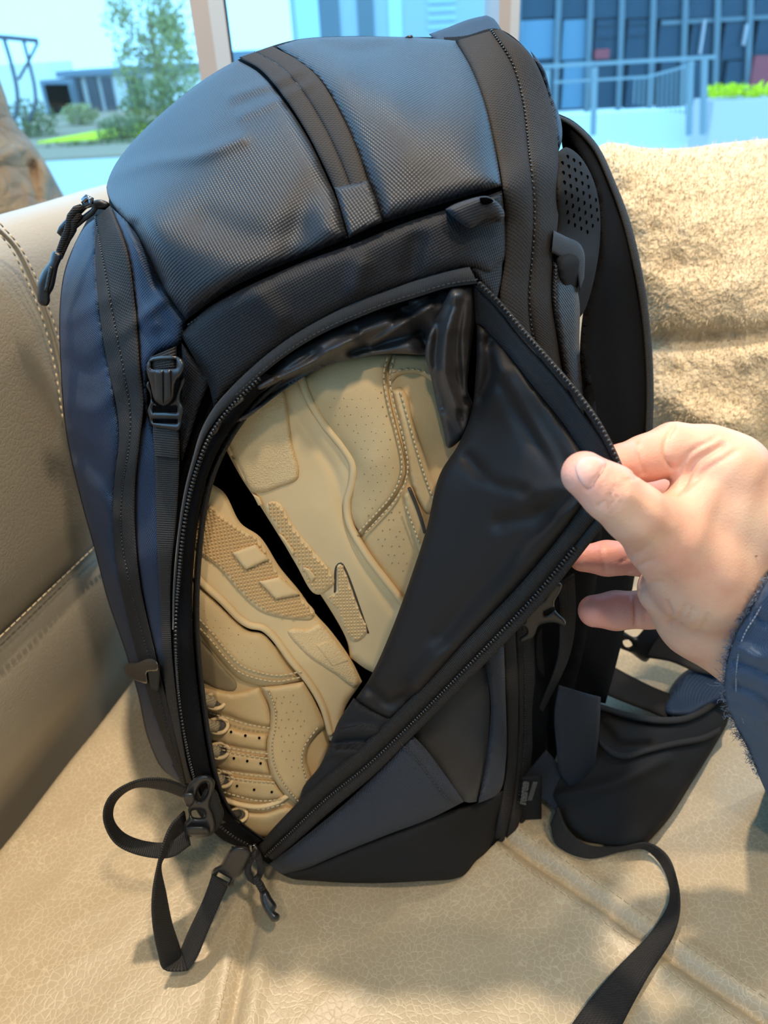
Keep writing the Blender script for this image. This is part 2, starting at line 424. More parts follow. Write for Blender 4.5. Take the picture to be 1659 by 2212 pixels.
M['lining'] = plain('crumpled_satin_highlit', (0.045, 0.042, 0.043), 0.44, 0.6, 0, 2500, 0.00003)  # satin base raised to hold the bright highlights of its folds
M['knit'] = ribbed('grey_knit', (0.008, 0.008, 0.009), (0.026, 0.026, 0.028), 0.0008, 0.001, 0.7, 0.0002)
M['plastic'] = plain('black_acetal', (0.016, 0.017, 0.019), 0.32, 0.5, 0, 1800, 0.00002)
M['teeth'] = plain('zipper_teeth_black', (0.010, 0.010, 0.011), 0.22, 0.6)
M['metal'] = plain('dark_chrome', (0.25, 0.25, 0.27), 0.2, 0.5, 1.0)
M['cavity'] = plain('dark_lining', (0.006, 0.006, 0.007), 0.8, 0.2)
M['foam'] = plain('perforated_foam', (0.014, 0.014, 0.0145), 0.85, 0.1, 0, 900, 0.0002)
M['hole'] = plain('perforation_black', (0.002, 0.002, 0.002), 1.0, 0.0)
M['belt'] = plain('belt_nylon', (0.016, 0.015, 0.0148), 0.75, 0.15, 0, 1500, 0.0001)
M['label'] = plain('rubber_label', (0.10, 0.095, 0.085), 0.6)
M['thread'] = plain('dark_thread', (0.03, 0.032, 0.037), 0.8)
M['shoe'] = plain('tan_leather', (0.57, 0.405, 0.205), 0.55, 0.35, 0, 900, 0.00015, 0.08)
M['sole'] = plain('tan_rubber', (0.68, 0.495, 0.265), 0.6, 0.3, 0, 2600, 0.00008, 0.04)
M['soletex'] = plain('tan_rubber_pebbled', (0.68, 0.495, 0.265), 0.55, 0.35, 0, 1100, 0.0005, 0.04, 0, 0, 1)
M['shoethread'] = plain('pale_thread', (0.53, 0.42, 0.25), 0.8)
M['lace'] = ribbed('tan_lace', (0.20, 0.15, 0.09), (0.46, 0.37, 0.23), 0.0012, 0.0012, 0.8, 0.0004)
M['eyehole'] = plain('eyelet_dark', (0.05, 0.04, 0.03), 0.7)
M['seat'] = leather('taupe_leather_seat', (0.355, 0.28, 0.175), (0.435, 0.35, 0.228), 235, 0.00020, 0.40, 9, 0.8, (0.64, 0.54, 0.37))
M['back'] = leather('taupe_leather_back', (0.30, 0.26, 0.195), (0.37, 0.325, 0.245), 260, 0.0002, 0.42)
M['seam'] = plain('leather_seam', (0.40, 0.32, 0.20), 0.5)
M['seamthread'] = plain('seam_thread', (0.52, 0.42, 0.27), 0.8)
M['fleece'] = plain('cream_fleece', (0.70, 0.57, 0.385), 0.95, 0.1, 0, 230, 0.004, 0.22, 0.2)
M['sleeve'] = weave('navy_cotton', (0.030, 0.048, 0.085), (0.070, 0.105, 0.165), 0.0009, 0.85, 0.0002, 1, 0.1)
M['fray'] = plain('frayed_thread', (0.22, 0.25, 0.32), 0.9)
# ------------------------------------------------------------------ room shell
def boxobj(name, lo, hi, mat, parent=None, kind=None):
    lo = np.array(lo, float); hi = np.array(hi, float); b = MB(); b.box((lo + hi) / 2, (hi - lo) / 2); return b.build(name, mat, parent, False, kind)
M['wall'] = plain('warm_white_plaster', (0.72, 0.66, 0.56), 0.9, 0.2, 0, 40, 0.001)
M['floor'] = plain('oak_floor', (0.30, 0.20, 0.12), 0.5, 0.4, 0, 30, 0.0005, 0.2)
M['frame'] = plain('window_frame_beige', (0.36, 0.32, 0.30), 0.5, 0.4)
M['framein'] = plain('window_frame_grey', (0.42, 0.45, 0.48), 0.4, 0.4)
M['gasket'] = plain('window_gasket', (0.01, 0.01, 0.012), 0.7)
def struct(o): o['kind'] = 'structure'; return o
struct(boxobj('floor', (-1.45, -2.6, -0.47), (3.2, 1.6, -0.45), M['floor']))
struct(boxobj('ceiling', (-1.45, -2.6, 1.90), (3.2, 1.6, 1.93), M['wall']))
struct(boxobj('wall_back', (-1.45, -2.65, -0.45), (3.2, -2.6, 1.90), M['wall']))
struct(boxobj('wall_left', (-1.45, -2.6, -0.45), (-1.40, 1.0, 0.325), M['wall']))
struct(boxobj('wall_right', (3.2, -2.6, -0.45), (3.25, 1.4, 1.90), M['wall']))
# the glazed wall recedes a little to the right
WA = np.array([-1.40, 1.027, 0]); WD = np.array([0.988, 0.154, 0]); WD /= np.linalg.norm(WD); WN = np.array([WD[1], -WD[0], 0])
def wallpt(s, z, o=0.0): return WA + WD * s + WN * (-o) + np.array([0, 0, z])
def s_at(px, py):                                          # distance along the glazed wall of a photograph point
    d = rays([px], [py])[0]; n = WN; t = ((WA - CAM) @ n) / (d @ n); P = CAM + d * t; return (P - WA) @ WD, P[2]
def wallbox(name, s0, s1, z0, z1, o0, o1, mat, parent=None):
    b = MB(); c = (wallpt(s0, z0, o0) + wallpt(s1, z1, o1)) / 2; b.box(c, ((s1 - s0) / 2, (o1 - o0) / 2, (z1 - z0) / 2), [WD, -WN, (0, 0, 1)]); return b.build(name, mat, parent, False)
struct(wallbox('wall_front', 0, 4.7, -0.45, 0.215, -0.02, 0.12, M['wall']))
SL, _ = s_at(455, 70); SR, _ = s_at(1100, 40)
gm = bpy.data.materials.new('window_glass'); gm.use_nodes = True; t_ = gm.node_tree; t_.nodes.clear()
o_ = nd(t_, 'ShaderNodeOutputMaterial'); mx = nd(t_, 'ShaderNodeMixShader'); tr = nd(t_, 'ShaderNodeBsdfTransparent'); gl = nd(t_, 'ShaderNodeBsdfGlossy')
tr.inputs[0].default_value = (0.93, 0.985, 1.0, 1); gl.inputs['Roughness'].default_value = 0.01; mx.inputs[0].default_value = 0.035
t_.links.new(tr.outputs[0], mx.inputs[1]); t_.links.new(gl.outputs[0], mx.inputs[2]); t_.links.new(mx.outputs[0], o_.inputs[0])
M['glass'] = gm
edges = [0.02, SL, SR, 4.68]
for i in range(3):
    a, b_ = edges[i], edges[i + 1]
    b = MB(); 
    hw = 0.012
    for (s0, s1, z0, z1) in ((a, b_, 0.215, 0.235), (a, b_, 1.86, 1.90)):
        c = (wallpt(s0, z0, 0.02) + wallpt(s1, z1, 0.07)) / 2; b.box(c, ((s1 - s0) / 2, 0.025, (z1 - z0) / 2), [WD, -WN, (0, 0, 1)])
    wo = struct(b.build('window_%d' % (i + 1), M['frame'], None, False))
    wallbox('pane', a + hw, b_ - hw, 0.235, 1.86, 0.042, 0.048, M['glass'], wo)
    if i:
        mw = 0.022 if i == 1 else 0.0150
        wallbox('mullion', a - mw, a + 0.002, 0.235, 1.86, 0.0, 0.07, M['frame'], wo)
        wallbox('mullion', a + 0.002, a + mw, 0.235, 1.86, 0.0, 0.07, M['framein'], wo)
        wallbox('gasket', a + mw, a + mw + 0.004, 0.235, 1.86, 0.02, 0.05, M['gasket'], wo)

# the glazing carries on along the left side of the room
wl = MB()
for y0, y1, z0, z1 in ((-2.6, 1.0, 0.325, 0.345), (-2.6, 1.0, 1.86, 1.90)): wl.box((-1.425, (y0 + y1) / 2, (z0 + z1) / 2), (0.025, (y1 - y0) / 2, (z1 - z0) / 2))
wl = struct(wl.build('window_4', M['frame'], None, False))
for y0, y1 in ((-2.6, -0.8), (-0.77, 1.0)): boxobj('pane', (-1.428, y0 + .01, 0.345), (-1.422, y1 - .01, 1.86), M['glass'], wl)
boxobj('mullion', (-1.45, -0.80, 0.345), (-1.40, -0.77, 1.86), M['frame'], wl)

# ------------------------------------------------------------------ sofa
sofa = thing('sofa', (0.3, 0.5, -0.45), 'taupe pebbled leather sofa under the backpack with seams across the seat', 'sofa')
def seglines(P, lines):
    d = np.full(len(P), 1e9)
    for l in lines: d = np.minimum(d, segdist(P, np.array(l)[:, :2], False))
    return d
S1 = [gnd(470, 2330), gnd(497, 2205), gnd(530, 2050), gnd(560, 1930), gnd(640, 1700), gnd(760, 1400)]
S2 = [gnd(960, 1700), gnd(1085, 1800), gnd(1330, 1970), gnd(1540, 2120), gnd(1659, 2200), gnd(1900, 2380)]
S1.insert(0, S1[0] + (S1[0] - S1[1]) * 7); S2.append(S2[-1] + (S2[-1] - S2[-2]) * 3)
sa = math.radians(17.8); SB = np.array([-0.312, 0.395, 0]); SH = np.array([math.sin(sa), math.cos(sa), 0]); SNr = np.array([math.cos(sa), -math.sin(sa), 0])
def seatz(P):
    l1 = crs(np.array(S1)[:, :2], False, 0.004); l2 = crs(np.array(S2)[:, :2], False, 0.004)
    n = lambda sc, sd: wnoise(sc, 1.0, sd)(P[:, 0], P[:, 1])
    z = -0.0015 - 0.0012 * np.abs(n(0.07, 3)) - 0.0008 * np.abs(n(0.025, 4))
    for l, w_ in ((l1, 0.0040), (l2, 0.0042)):
        d = segdist(P, l, False); z = z - 0.0060 * np.exp(-(d / w_) ** 2) + 0.0022 * np.exp(-((d - 0.012) / 0.006) ** 2)
        z = z + 0.0006 * np.exp(-((d - 0.03) / 0.02) ** 2) * n(0.012, 8)
    # rounded far and near ends, and the roll-in at the backrest
    k = (P - SB[:2]) @ SNr[:2]; z = z - 0.075 * np.exp(-np.maximum(k, -0.004) / 0.0055) - 0.004 * np.exp(-np.maximum(k, 0) / 0.02)
    return z
gx = np.concatenate([np.arange(-0.62, -0.40, 0.01), np.arange(-0.40, 0.34, 0.0027), np.arange(0.34, 1.5, 0.012)]); gy = np.concatenate([np.arange(-0.12, 0.17, 0.01), np.arange(0.17, 0.48, 0.0027), np.arange(0.48, 0.98, 0.009)])
XX, YY = np.meshgrid(gx, gy); PP = np.stack([XX.ravel(), YY.ravel()], 1); ZZ = seatz(PP).reshape(XX.shape)
Vg = np.stack([XX, YY, ZZ], -1)
skirt = Vg[:1].copy(); skirt[..., 2] = -0.16; Vg = np.concatenate([skirt, Vg], 0); skirt = Vg[-1:].copy(); skirt[..., 2] = -0.16; Vg = np.concatenate([Vg, skirt], 0)
seat = grid('seat_cushion', Vg, M['seat'], sofa, False, None, True)
boxobj('sofa_base', (-0.6, -0.08, -0.45), (1.48, 0.94, -0.165), M['seat'], sofa)
for ln, offs in ((S1, (0.008,)), (S2, (-0.011, 0.011))):
    c = crs(np.array(ln)[:, :2], False, 0.005); T = tangents(c); N = np.stack([-T[:, 1], T[:, 0]], 1)
    for o_ in offs:
        q = c + N * o_; z = seatz(q) + 0.0004
        chain('stitching', np.concatenate([q, z[:, None]], 1), 0.0055, (0.0018, 0.0003, 0.0003), M['seamthread'], seat, False)
# backrest: profile (n to the right of the crease, z) swept along the crease
prof = [(-0.016, -0.07), (-0.010, -0.02), (0.000, 0.012), (0.007, 0.035), (0.009, 0.07), (0.006, 0.105), (0.001, 0.122), (-0.004, 0.130), (0.002, 0.138), (0.006, 0.16), (0.006, 0.22), (0.002, 0.30),
        (-0.002, 0.35), (-0.008, 0.378), (-0.020, 0.393), (-0.036, 0.398), (-0.054, 0.396), (-0.068, 0.383), (-0.072, 0.33), (-0.072, -0.07)]
pc = crs(prof, False, 0.008)
ss = np.arange(-0.45, 0.74, 0.012)
Vb = []
for s in ss:
    wv = 0.0022 * math.sin(s * 19) + 0.0015 * math.sin(s * 47 + 1)
    end = 1.0 if s < 0.64 else math.sqrt(max(0.0, 1 - ((s - 0.64) / 0.1) ** 2)) * 0.5 + 0.5
    Vb.append([SB + SH * s + SNr * (n + wv * (1 if z > 0.14 else 0.4)) + np.array([0, 0, z * (end if z > 0 else 1)]) for n, z in pc])
backr = grid('backrest', np.array(Vb), M['back'], sofa, False, None, True)
def onback(px, py, o=0.009):
    d = rays([px], [py])[0]; t = ((SB + SNr * o - CAM) @ SNr) / (d @ SNr); return CAM + d * t
seamline = [SB + SH * s + SNr * 0.007 + np.array([0, 0, 0.137]) for s in np.arange(-0.3, 0.8, 0.02)]
chain('stitching', np.array(seamline), 0.0062, (0.0024, 0.0005, 0.0005), M['seamthread'], backr, False)
for dx in (0, 22):
    ps = [onback(0 + dx - 20, 485), onback(22 + dx, 535), onback(60 + dx, 610), onback(92 + dx, 690), onback(118 + dx, 790), onback(135 + dx, 900)]
    chain('stitching', crs(ps, False, 0.004), 0.006, (0.0022, 0.0005, 0.0005), M['seamthread'], backr, False)
tube('piping', [onback(-10, 490, 0.007), onback(33, 535, 0.007), onback(71, 610, 0.007), onback(103, 690, 0.007), onback(129, 790, 0.007), onback(146, 900, 0.007)], 0.0016, M['back'], backr)

# ------------------------------------------------------------------ fleece cushion
pil = [(1285, 332), (1310, 312), (1400, 322), (1480, 322), (1560, 312), (1700, 300), (1850, 310), (1900, 420), (1910, 800), (1900, 1130), (1830, 1215), (1600, 1225), (1430, 1225), (1392, 1150), (1400, 950), (1385, 800), (1345, 620), (1310, 450)]
pY = tps([(1285, 332, .74), (1560, 312, .76), (1850, 310, .76), (1910, 800, .69), (1850, 1215, .63), (1430, 1225, .625), (1400, 950, .655), (1345, 620, .70), (1600, 600, .66), (1600, 900, .62), (1600, 1100, .61), (1750, 700, .64), (1500, 450, .70)])
plw = plus(wnoise(40, 0.002, 11), wnoise(12, 0.0012, 12), ridge([(1405, 740), (1500, 735), (1659, 720)], -0.014, 28), ridge([(1410, 850), (1500, 890), (1600, 920)], 0.012, 40), ridge([(1370, 600), (1480, 640), (1600, 620)], 0.006, 50))
cush = patch('cushion', pil, M['fleece'], None, pY, 0, 9, 0.035, 90, 0, [(0.03, -0.005), (0.09, 0.02), (0.13, 0.12)], (), AX, True, 0.004, None, 0, plw)
tag(cush, 'cream fleece throw cushion leaning at the far end of the sofa', 'cushion')
# pile: tufts of short fibres standing on the cushion's face
bv = BVHTree.FromPolygons([v.co[:] for v in cush.data.vertices], [p.vertices[:] for p in cush.data.polygons]); fb = MB()
pr_ = RNG.uniform(0, 1, (34000, 2))
for a, c in pr_:
    px, py = 1280 + 400 * a, 295 + 940 * c
    d = rays([px], [py])[0]; h = bv.ray_cast(Vector(CAM), Vector(d).normalized())
    if h[0] is None: continue
    n = np.array(h[1]); n = n if n @ d < 0 else -n
    tip = n * RNG.uniform(.0012, .0032) + RNG.normal(0, .0018, 3); p = np.array(h[0]) - n * .001; s = np.cross(tip, d); s = s / max(np.linalg.norm(s), 1e-9) * .0004
    fb.add([p - s, p + s, p + tip], [(0, 1, 2)])
fb.build('fleece_pile', M['fleece'], cush, False, 'stuff')

# ------------------------------------------------------------------ outside
M['ground'] = plain('wet_asphalt', (0.55, 0.56, 0.52), 0.5, 0.4, 0, 3, 0.01, 0.1)
M['grass'] = plain('grass_green', (0.75, 0.80, 0.03), 0.9, 0.1, 0, 10, 0.02, 0.2)
M['soil'] = plain('soil_and_litter', (0.40, 0.28, 0.18), 0.95, 0.1, 0, 4, 0.05, 0.5)
M['leafA'] = plain('leaf_pale_green', (0.40, 0.38, 0.16), 0.7, 0.2, 0, 0, 0, 0.4)
M['leafB'] = plain('leaf_dark_green', (0.20, 0.21, 0.08), 0.7, 0.2, 0, 0, 0, 0.4)
M['trunk'] = plain('bark', (0.25, 0.18, 0.12), 0.9)
M['shed'] = plain('blue_cladding', (0.20, 0.24, 0.28), 0.6, 0.3)
M['shedwhite'] = plain('white_wall', (0.85, 0.82, 0.76), 0.8)
M['steel'] = plain('dark_painted_steel', (0.08, 0.08, 0.09), 0.5)
M['curtain'] = plain('blue_curtain_glass', (0.035, 0.065, 0.095), 0.25, 0.25)
M['curtainlt'] = plain('blue_blind_glass', (0.13, 0.24, 0.32), 0.3, 0.5)
M['alum'] = plain('pale_blue_aluminium', (0.16, 0.20, 0.22), 0.6, 0.3)
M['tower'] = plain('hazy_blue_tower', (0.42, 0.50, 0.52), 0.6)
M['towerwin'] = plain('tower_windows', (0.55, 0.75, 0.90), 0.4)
M['stone'] = plain('pale_stone', (0.60, 0.52, 0.52), 0.7)
M['brown'] = leather('mottled_brown', (0.16, 0.07, 0.03), (0.42, 0.21, 0.09), 22, 0.008, 0.7, 14)
M['red'] = plain('red_banner', (0.35, 0.06, 0.07), 0.6)
struct(boxobj('ground_outside', (-90, 3.2, -3.3), (90, 140, -3.0), M['ground']))
def quadpatch(name, pts, z, th, mat):
    P = [gnd(x, y, z) for x, y in pts]; V = [tuple(p) for p in P] + [(p[0], p[1], z - th) for p in P]; n = len(P)
    return link(name, V, [tuple(range(n))[::-1]] + [(i, (i + 1) % n, n + (i + 1) % n, n + i) for i in range(n)], mat, None, None, False)
o = quadpatch('planting_strip', [(40, 345), (330, 330), (560, 320), (560, 232), (330, 236), (60, 246)], -2.9, 0.15, M['soil']); o['kind'] = 'structure'
o = quadpatch('lawn', [(80, 306), (250, 296), (400, 288), (520, 282), (520, 250), (340, 262), (210, 282)], -2.82, 0.1, M['grass']); o['label'] = 'bright green lawn strip beyond the road'; o['category'] = 'lawn'; o['kind'] = 'stuff'
def leafball(name, px, py, Y, rx, rz, n, mat, label, cat, group, ls=0.1, trunk=None, ry=None):
    """foliage made of real leaf faces inside an ellipsoid, plus branches"""
    c = at(px, py, Y); k = Y / FPX / 0.85; rx *= k; rz *= k; ry = ry * k if ry else rx
    root = thing(name, (c[0], c[1], -3.0), label, cat, group); b = MB()
    sub = [(q_ / np.linalg.norm(q_) * RNG.uniform(.35, .8), RNG.uniform(.18, .34)) for q_ in RNG.normal(0, 1, (26, 3))]
    for i in range(n):
        while True:
            p = RNG.uniform(-1, 1, 3); r = np.linalg.norm(p)
            if r < 1: break
        if rz > 2: q_, k_ = sub[i % 26]; p = q_ + p * k_ * np.array([1, 1, .8])
        nrm = RNG.normal(0, 1, 3); nrm /= np.linalg.norm(nrm); a = np.cross(nrm, RNG.normal(0, 1, 3)); a /= np.linalg.norm(a); bb = np.cross(nrm, a)
        q = c + p * np.array([rx, ry, rz]); L = ls * RNG.uniform(0.6, 1.3); b.add([q - a * L, q - bb * L * .5, q + a * L, q + bb * L * .5], [(0, 1, 2, 3)])
    b.build('foliage', mat, root, False, 'stuff')
    t = MB(); g = np.array([c[0], c[1], -3.0])
    t.tube(crs([g, g * .5 + c * .5 + RNG.normal(0, .1, 3), c + np.array([0, 0, rz * .3])], False, 0.4), 0.02 * rz + 0.03, 6)
    for i in range(5):
        p = RNG.uniform(-.6, .6, 3) * np.array([rx, ry, rz]); t.tube([c * .8 + g * .2, c + p * .5, c + p * 1.3], 0.02 + 0.006 * rz, 5)
    t.build('trunk', M['trunk'], root); return root
leafball('street_tree', 335, 100, 46, 88, 150, 3600, M['leafA'], 'pale green feathery tree beyond the road left of the window post', 'tree', None, 0.13)
leafball('pine_shrub', 340, 232, 43, 62, 40, 800, M['leafB'], 'dark layered pine shrub under the pale green tree', 'shrub', 'planting beyond the road', 0.16)
leafball('round_shrub', 258, 290, 40, 38, 31, 1100, M['leafB'], 'clipped round shrub in front of the bright lawn', 'shrub', 'planting beyond the road', 0.1)
leafball('round_shrub', 172, 247, 50, 30, 17, 500, M['leafA'], 'small round green shrub before the low blue building', 'shrub', 'planting beyond the road', 0.12)
leafball('loose_shrub', 62, 268, 44, 48, 38, 700, M['leafB'], 'loose grey green shrub beside the brown trunk-like stump', 'shrub', 'planting beyond the road', 0.14)
leafball('low_hedge', 200, 322, 38, 110, 14, 900, M['leafB'], 'low dark hedge edging the road', 'hedge', 'planting beyond the road', 0.1, None, 14)
# low blue building
bw = thing('low_building', tuple(gnd(240, 240, -3)), 'low blue clad building with pale wall panels beyond the lawn', 'building')
def facade(px0, py0, px1, py1, Y, d, name, mat, parent):
    a, b2 = at(px0, py1, Y), at(px1, py0, Y); lo = np.minimum(a, b2); hi = np.maximum(a, b2); hi[1] = lo[1] + d; return boxobj(name, lo, hi, mat, parent)
facade(125, 150, 470, 250, 62, 6, 'wall', M['shedwhite'], bw); facade(122, 135, 480, 168, 61.6, 7, 'roof_band', M['shed'], bw); facade(104, 170, 155, 255, 61, 5, 'annex', M['shed'], bw)
for i in range(9): facade(106 + i * 5.4, 182, 108.5 + i * 5.4, 250, 60.85, .14, 'cladding_rib', M['alum'], bw)
for x in (165, 200, 232, 285, 300): facade(x, 166, x + 5, 246, 61.7, .3, 'downpipe', M['steel'], bw)
facade(-60, 135, 102, 250, 70, 6, 'far_wall', M['shedwhite'], bw)
# steel sign frame
fr = thing('steel_frame', tuple(gnd(40, 250, -3)), 'dark steel frame with bent posts at the upper left edge', 'frame'); Yf = 36
def bar(pts, r, nm):
    b = MB(); b.tube(crs([at(x, y, Yf) for x, y in pts], False, 0.15), r, 6); return b.build(nm, M['steel'], fr)
bar([(-60, 78), (0, 80), (82, 88)], .09, 'top_beam'); bar([(8, 82), (25, 140), (36, 190), (38, 225), (30, 262)], .08, 'post'); bar([(50, 85), (64, 140), (75, 190), (76, 225), (62, 262)], .07, 'post'); bar([(82, 92), (60, 135), (40, 172)], .06, 'brace')
# indistinct, trunk-like brown stump outside the glass
st = [(-60, 150), (-10, 160), (10, 200), (28, 255), (62, 300), (95, 345), (125, 400), (160, 470), (165, 640), (-60, 640)]
sY = tps([(-60, 160, 1.75), (10, 200, 1.72), (60, 300, 1.7), (125, 400, 1.7), (165, 640, 1.7), (-60, 640, 1.66), (20, 400, 1.58), (60, 500, 1.58)])
form = patch('brown_form', st, M['brown'], None, sY, 0, 9, 0.06, 60, 0, [(0.1, 0.0), (0.25, 0.1)], (), AX, True, None, None, 0, plus(wnoise(22, 0.012, 21, 20, 3.0), ridge([(0, 340), (60, 320), (110, 380)], 0.03, 16), ridge([(70, 360), (80, 430)], -0.03, 9)))
tag(form, 'brown trunk-like stump outside the window at the left edge', 'form')
# tower in the middle pane
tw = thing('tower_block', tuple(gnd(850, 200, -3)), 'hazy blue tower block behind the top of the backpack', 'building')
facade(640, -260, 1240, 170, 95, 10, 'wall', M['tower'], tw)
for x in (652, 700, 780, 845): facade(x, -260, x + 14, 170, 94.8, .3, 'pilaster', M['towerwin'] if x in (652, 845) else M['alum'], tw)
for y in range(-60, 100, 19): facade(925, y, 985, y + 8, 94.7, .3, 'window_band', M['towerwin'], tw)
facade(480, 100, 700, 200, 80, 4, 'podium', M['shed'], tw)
# glass office building on the right
go = thing('office_building', tuple(gnd(1400, 200, -3)), 'dark blue glass office front with pale mullions on the right', 'building')
Yg = 34.0; xs = [1125, 1212, 1281, 1349, 1417, 1486, 1556, 1626, 1696, 1766]
facade(1118, -240, 1800, 245, Yg + .25, .3, 'facade_wall', M['curtain'], go)
for i in range(len(xs) - 1):
    for j, (y0, y1) in enumerate(((-220, -90), (-90, 40), (40, 130), (130, 235))):
        lt = (i in (0, 1) and j == 2) or (i == 1 and j == 3)
        facade(xs[i], y0, xs[i + 1], y1, Yg, .2, 'glass_panel', M['curtainlt'] if lt else M['curtain'], go)
for x in xs: 
    a, c = at(x + 3, -230, Yg - .15), at(x - 14, 245, Yg - .15); b = MB(); b.beam(a, c, .16, .2); b.build('mullion', M['alum'], go, False)
for y, x0, x1 in ((50, 1280, 1400), (38, 1430, 1720)): facade(x0, y, x1, y + 7, Yg - .1, .2, 'transom', M['alum'], go)
facade(1280, 75, 1420, 83, Yg - .1, .2, 'transom', M['alum'], go)
for i, (x, y, w_, h_) in enumerate(((1512, 42, 14, 75), (1606, 52, 11, 46))): facade(x, y, x + w_, y + h_, Yg - .3, .2, 'door_post', M['stone'], go)
facade(1620, 118, 1680, 190, Yg - .4, .3, 'banner', M['red'], go)
facade(1285, 105, 1318, 128, Yg - .4, .2, 'sign', M['red'], go)
# terrace with railing
Yt = 13.0
tr_ = thing('railing', tuple(at(1350, 290, Yt)), 'grey metal railing with thin balusters on the terrace outside', 'railing')
def rb(p0, p1, w_, nm, Y0=Yt, Y1=Yt, mat='steelgrey'):
    b = MB(); b.beam(at(*p0, Y0), at(*p1, Y1), w_, w_); return b.build(nm, M[mat], tr_, False)
M['steelgrey'] = plain('grey_steel', (0.22, 0.27, 0.28), 0.45)
rb((1100, 148), (1545, 123), .05, 'top_rail'); rb((1195, 178), (1400, 166), .035, 'mid_rail'); rb((1400, 166), (1500, 138), .03, 'ramp_rail')
for x, y0, y1 in ((1285, 145, 292), (1492, 132, 292), (1522, 128, 290), (1183, 150, 296)): rb((x, y0), (x - 4, y1), .075, 'post')
for i in range(12): x = 1372 + i * 10; rb((x, 168 - i * 2.4), (x - 3, 225 + i * 2), .018, 'baluster', Yt + .5, Yt + .5)
M['terrace'] = plain('pale_terrace', (0.80, 0.80, 0.74), 0.6)
terr = facade(1090, 232, 1540, 345, Yt + 1.2, .4, 'terrace_wall', M['terrace'], None); terr['kind'] = 'structure'
plb = thing('planter', tuple(at(1600, 320, Yt)), 'pale planter box with green and orange plants at the right edge', 'planter')
facade(1525, 206, 1800, 330, Yt, .8, 'box', M['stone'], plb)
b = MB()
for i in range(700):
    q = at(RNG.uniform(1528, 1780), RNG.uniform(184, 208), Yt + .2 + RNG.uniform(0, .4)); a = RNG.normal(0, .03, 3); e = RNG.normal(0, .03, 3); b.add([q - a, q + e, q + a], [(0, 1, 2)])
b.build('plants', M['grass'], plb, False, 'stuff')
# ------------------------------------------------------------------ backpack: surface of the near side
BAG = [(700, 1200, .345), (600, 1000, .347), (800, 900, .350), (560, 1450, .342), (700, 1600, .334), (900, 1200, .352), (480, 1200, .345), (760, 520, .352), (620, 555, .354), (480, 645, .354), (1000, 470, .356), (1085, 405, .366), (392, 700, .366), (600, 740, .347), (760, 655, .347), (900, 605, .349), (1030, 600, .352),
       (430, 900, .352), (400, 1100, .349), (375, 1300, .345), (380, 1500, .342), (410, 1680, .336), (560, 1840, .329),
       (290, 500, .392), (330, 600, .378), (300, 800, .374), (310, 1000, .369), (300, 1200, .365), (330, 1400, .359), (375, 1580, .350),
       (235, 450, .45), (250, 650, .405), (275, 850, .391), (270, 1050, .388), (275, 1200, .385), (320, 1430, .374), (385, 1660, .356),
       (180, 490, .50), (140, 600, .485), (128, 700, .475), (138, 900, .468), (168, 1050, .458), (225, 1270, .445), (270, 1400, .435), (312, 1560, .420), (350, 1660, .405), (200, 700, .425), (200, 900, .42), (215, 1050, .415), (250, 1250, .408),
       (230, 405, .49), (300, 290, .52), (400, 200, .53), (520, 125, .535), (650, 85, .53), (800, 80, .53), (900, 80, .525), (985, 88, .50),
       (400, 450, .388), (330, 400, .425), (500, 400, .392), (450, 300, .435), (560, 250, .435), (650, 400, .378), (700, 250, .415), (750, 150, .455), (850, 200, .425), (850, 330, .380), (970, 250, .400), (960, 380, .366), (600, 500, .362), (620, 150, .475), (480, 200, .49),
       (1060, 200, .43), (1090, 350, .388), (1100, 480, .378), (1095, 600, .374), (1130, 220, .445), (1160, 350, .410), (1160, 500, .396), (1160, 650, .390), (1120, 80, .49), (1060, 60, .50), (1180, 200, .48), (1205, 330, .45), (1212, 450, .432), (1205, 600, .415), (1225, 750, .412), (1230, 900, .41),
       (1085, 1400, .366), (1085, 1600, .360), (1075, 1740, .354), (1150, 1300, .382), (1140, 1500, .376), (1115, 1780, .358), (1200, 1400, .41), (1175, 1650, .392),
       (620, 1885, .326), (800, 1890, .322), (1000, 1885, .320), (900, 1650, .335), (800, 1750, .331), (1000, 1500, .350), (1000, 1720, .333)]
_bs = tps(BAG, 1e-4)
BW = [ridge([(240, 378), (330, 350), (430, 335), (520, 300)], 0.005, 16), ridge([(500, 205), (560, 188), (600, 176), (650, 150)], 0.0026, 11), ridge([(520, 250), (580, 225), (615, 208), (670, 180)], 0.0026, 11), ridge([(510, 228), (555, 207), (610, 192), (650, 172)], -0.0022, 10),
      ridge([(292, 490), (318, 545), (345, 610)], -0.008, 15), ridge([(255, 500), (275, 560), (300, 640), (330, 700)], 0.004, 18), ridge([(350, 650), (300, 690), (260, 720)], 0.003, 14),
      ridge([(450, 480), (560, 520), (650, 500)], -0.003, 40), ridge([(690, 400), (660, 450), (630, 540)], -0.003, 34), ridge([(690, 90), (760, 110), (830, 100)], -0.004, 14), ridge([(880, 120), (850, 200), (870, 330)], 0.004, 60),
      ridge([(150, 690), (200, 660), (240, 640)], 0.004, 20), ridge([(140, 780), (190, 800), (235, 770)], -0.005, 26), ridge([(150, 870), (200, 880), (245, 850)], 0.004, 22), ridge([(160, 960), (210, 1000), (250, 1060)], -0.005, 20), ridge([(165, 1010), (210, 1060), (248, 1120)], 0.005, 16), ridge([(200, 1150), (235, 1200), (265, 1260)], 0.004, 22),
      ridge([(780, 575), (770, 620)], 0.003, 22), ridge([(900, 525), (890, 580)], -0.003, 24), ridge([(560, 640), (600, 690)], 0.003, 26)]
def S(px, py):
    y = _bs(px, py)
    for r in BW: y = y + r(px, py)
    return y
bag = thing('backpack', (-0.03, 0.42, 0.0), 'navy black travel backpack standing open on the leather sofa with shoes inside', 'backpack')
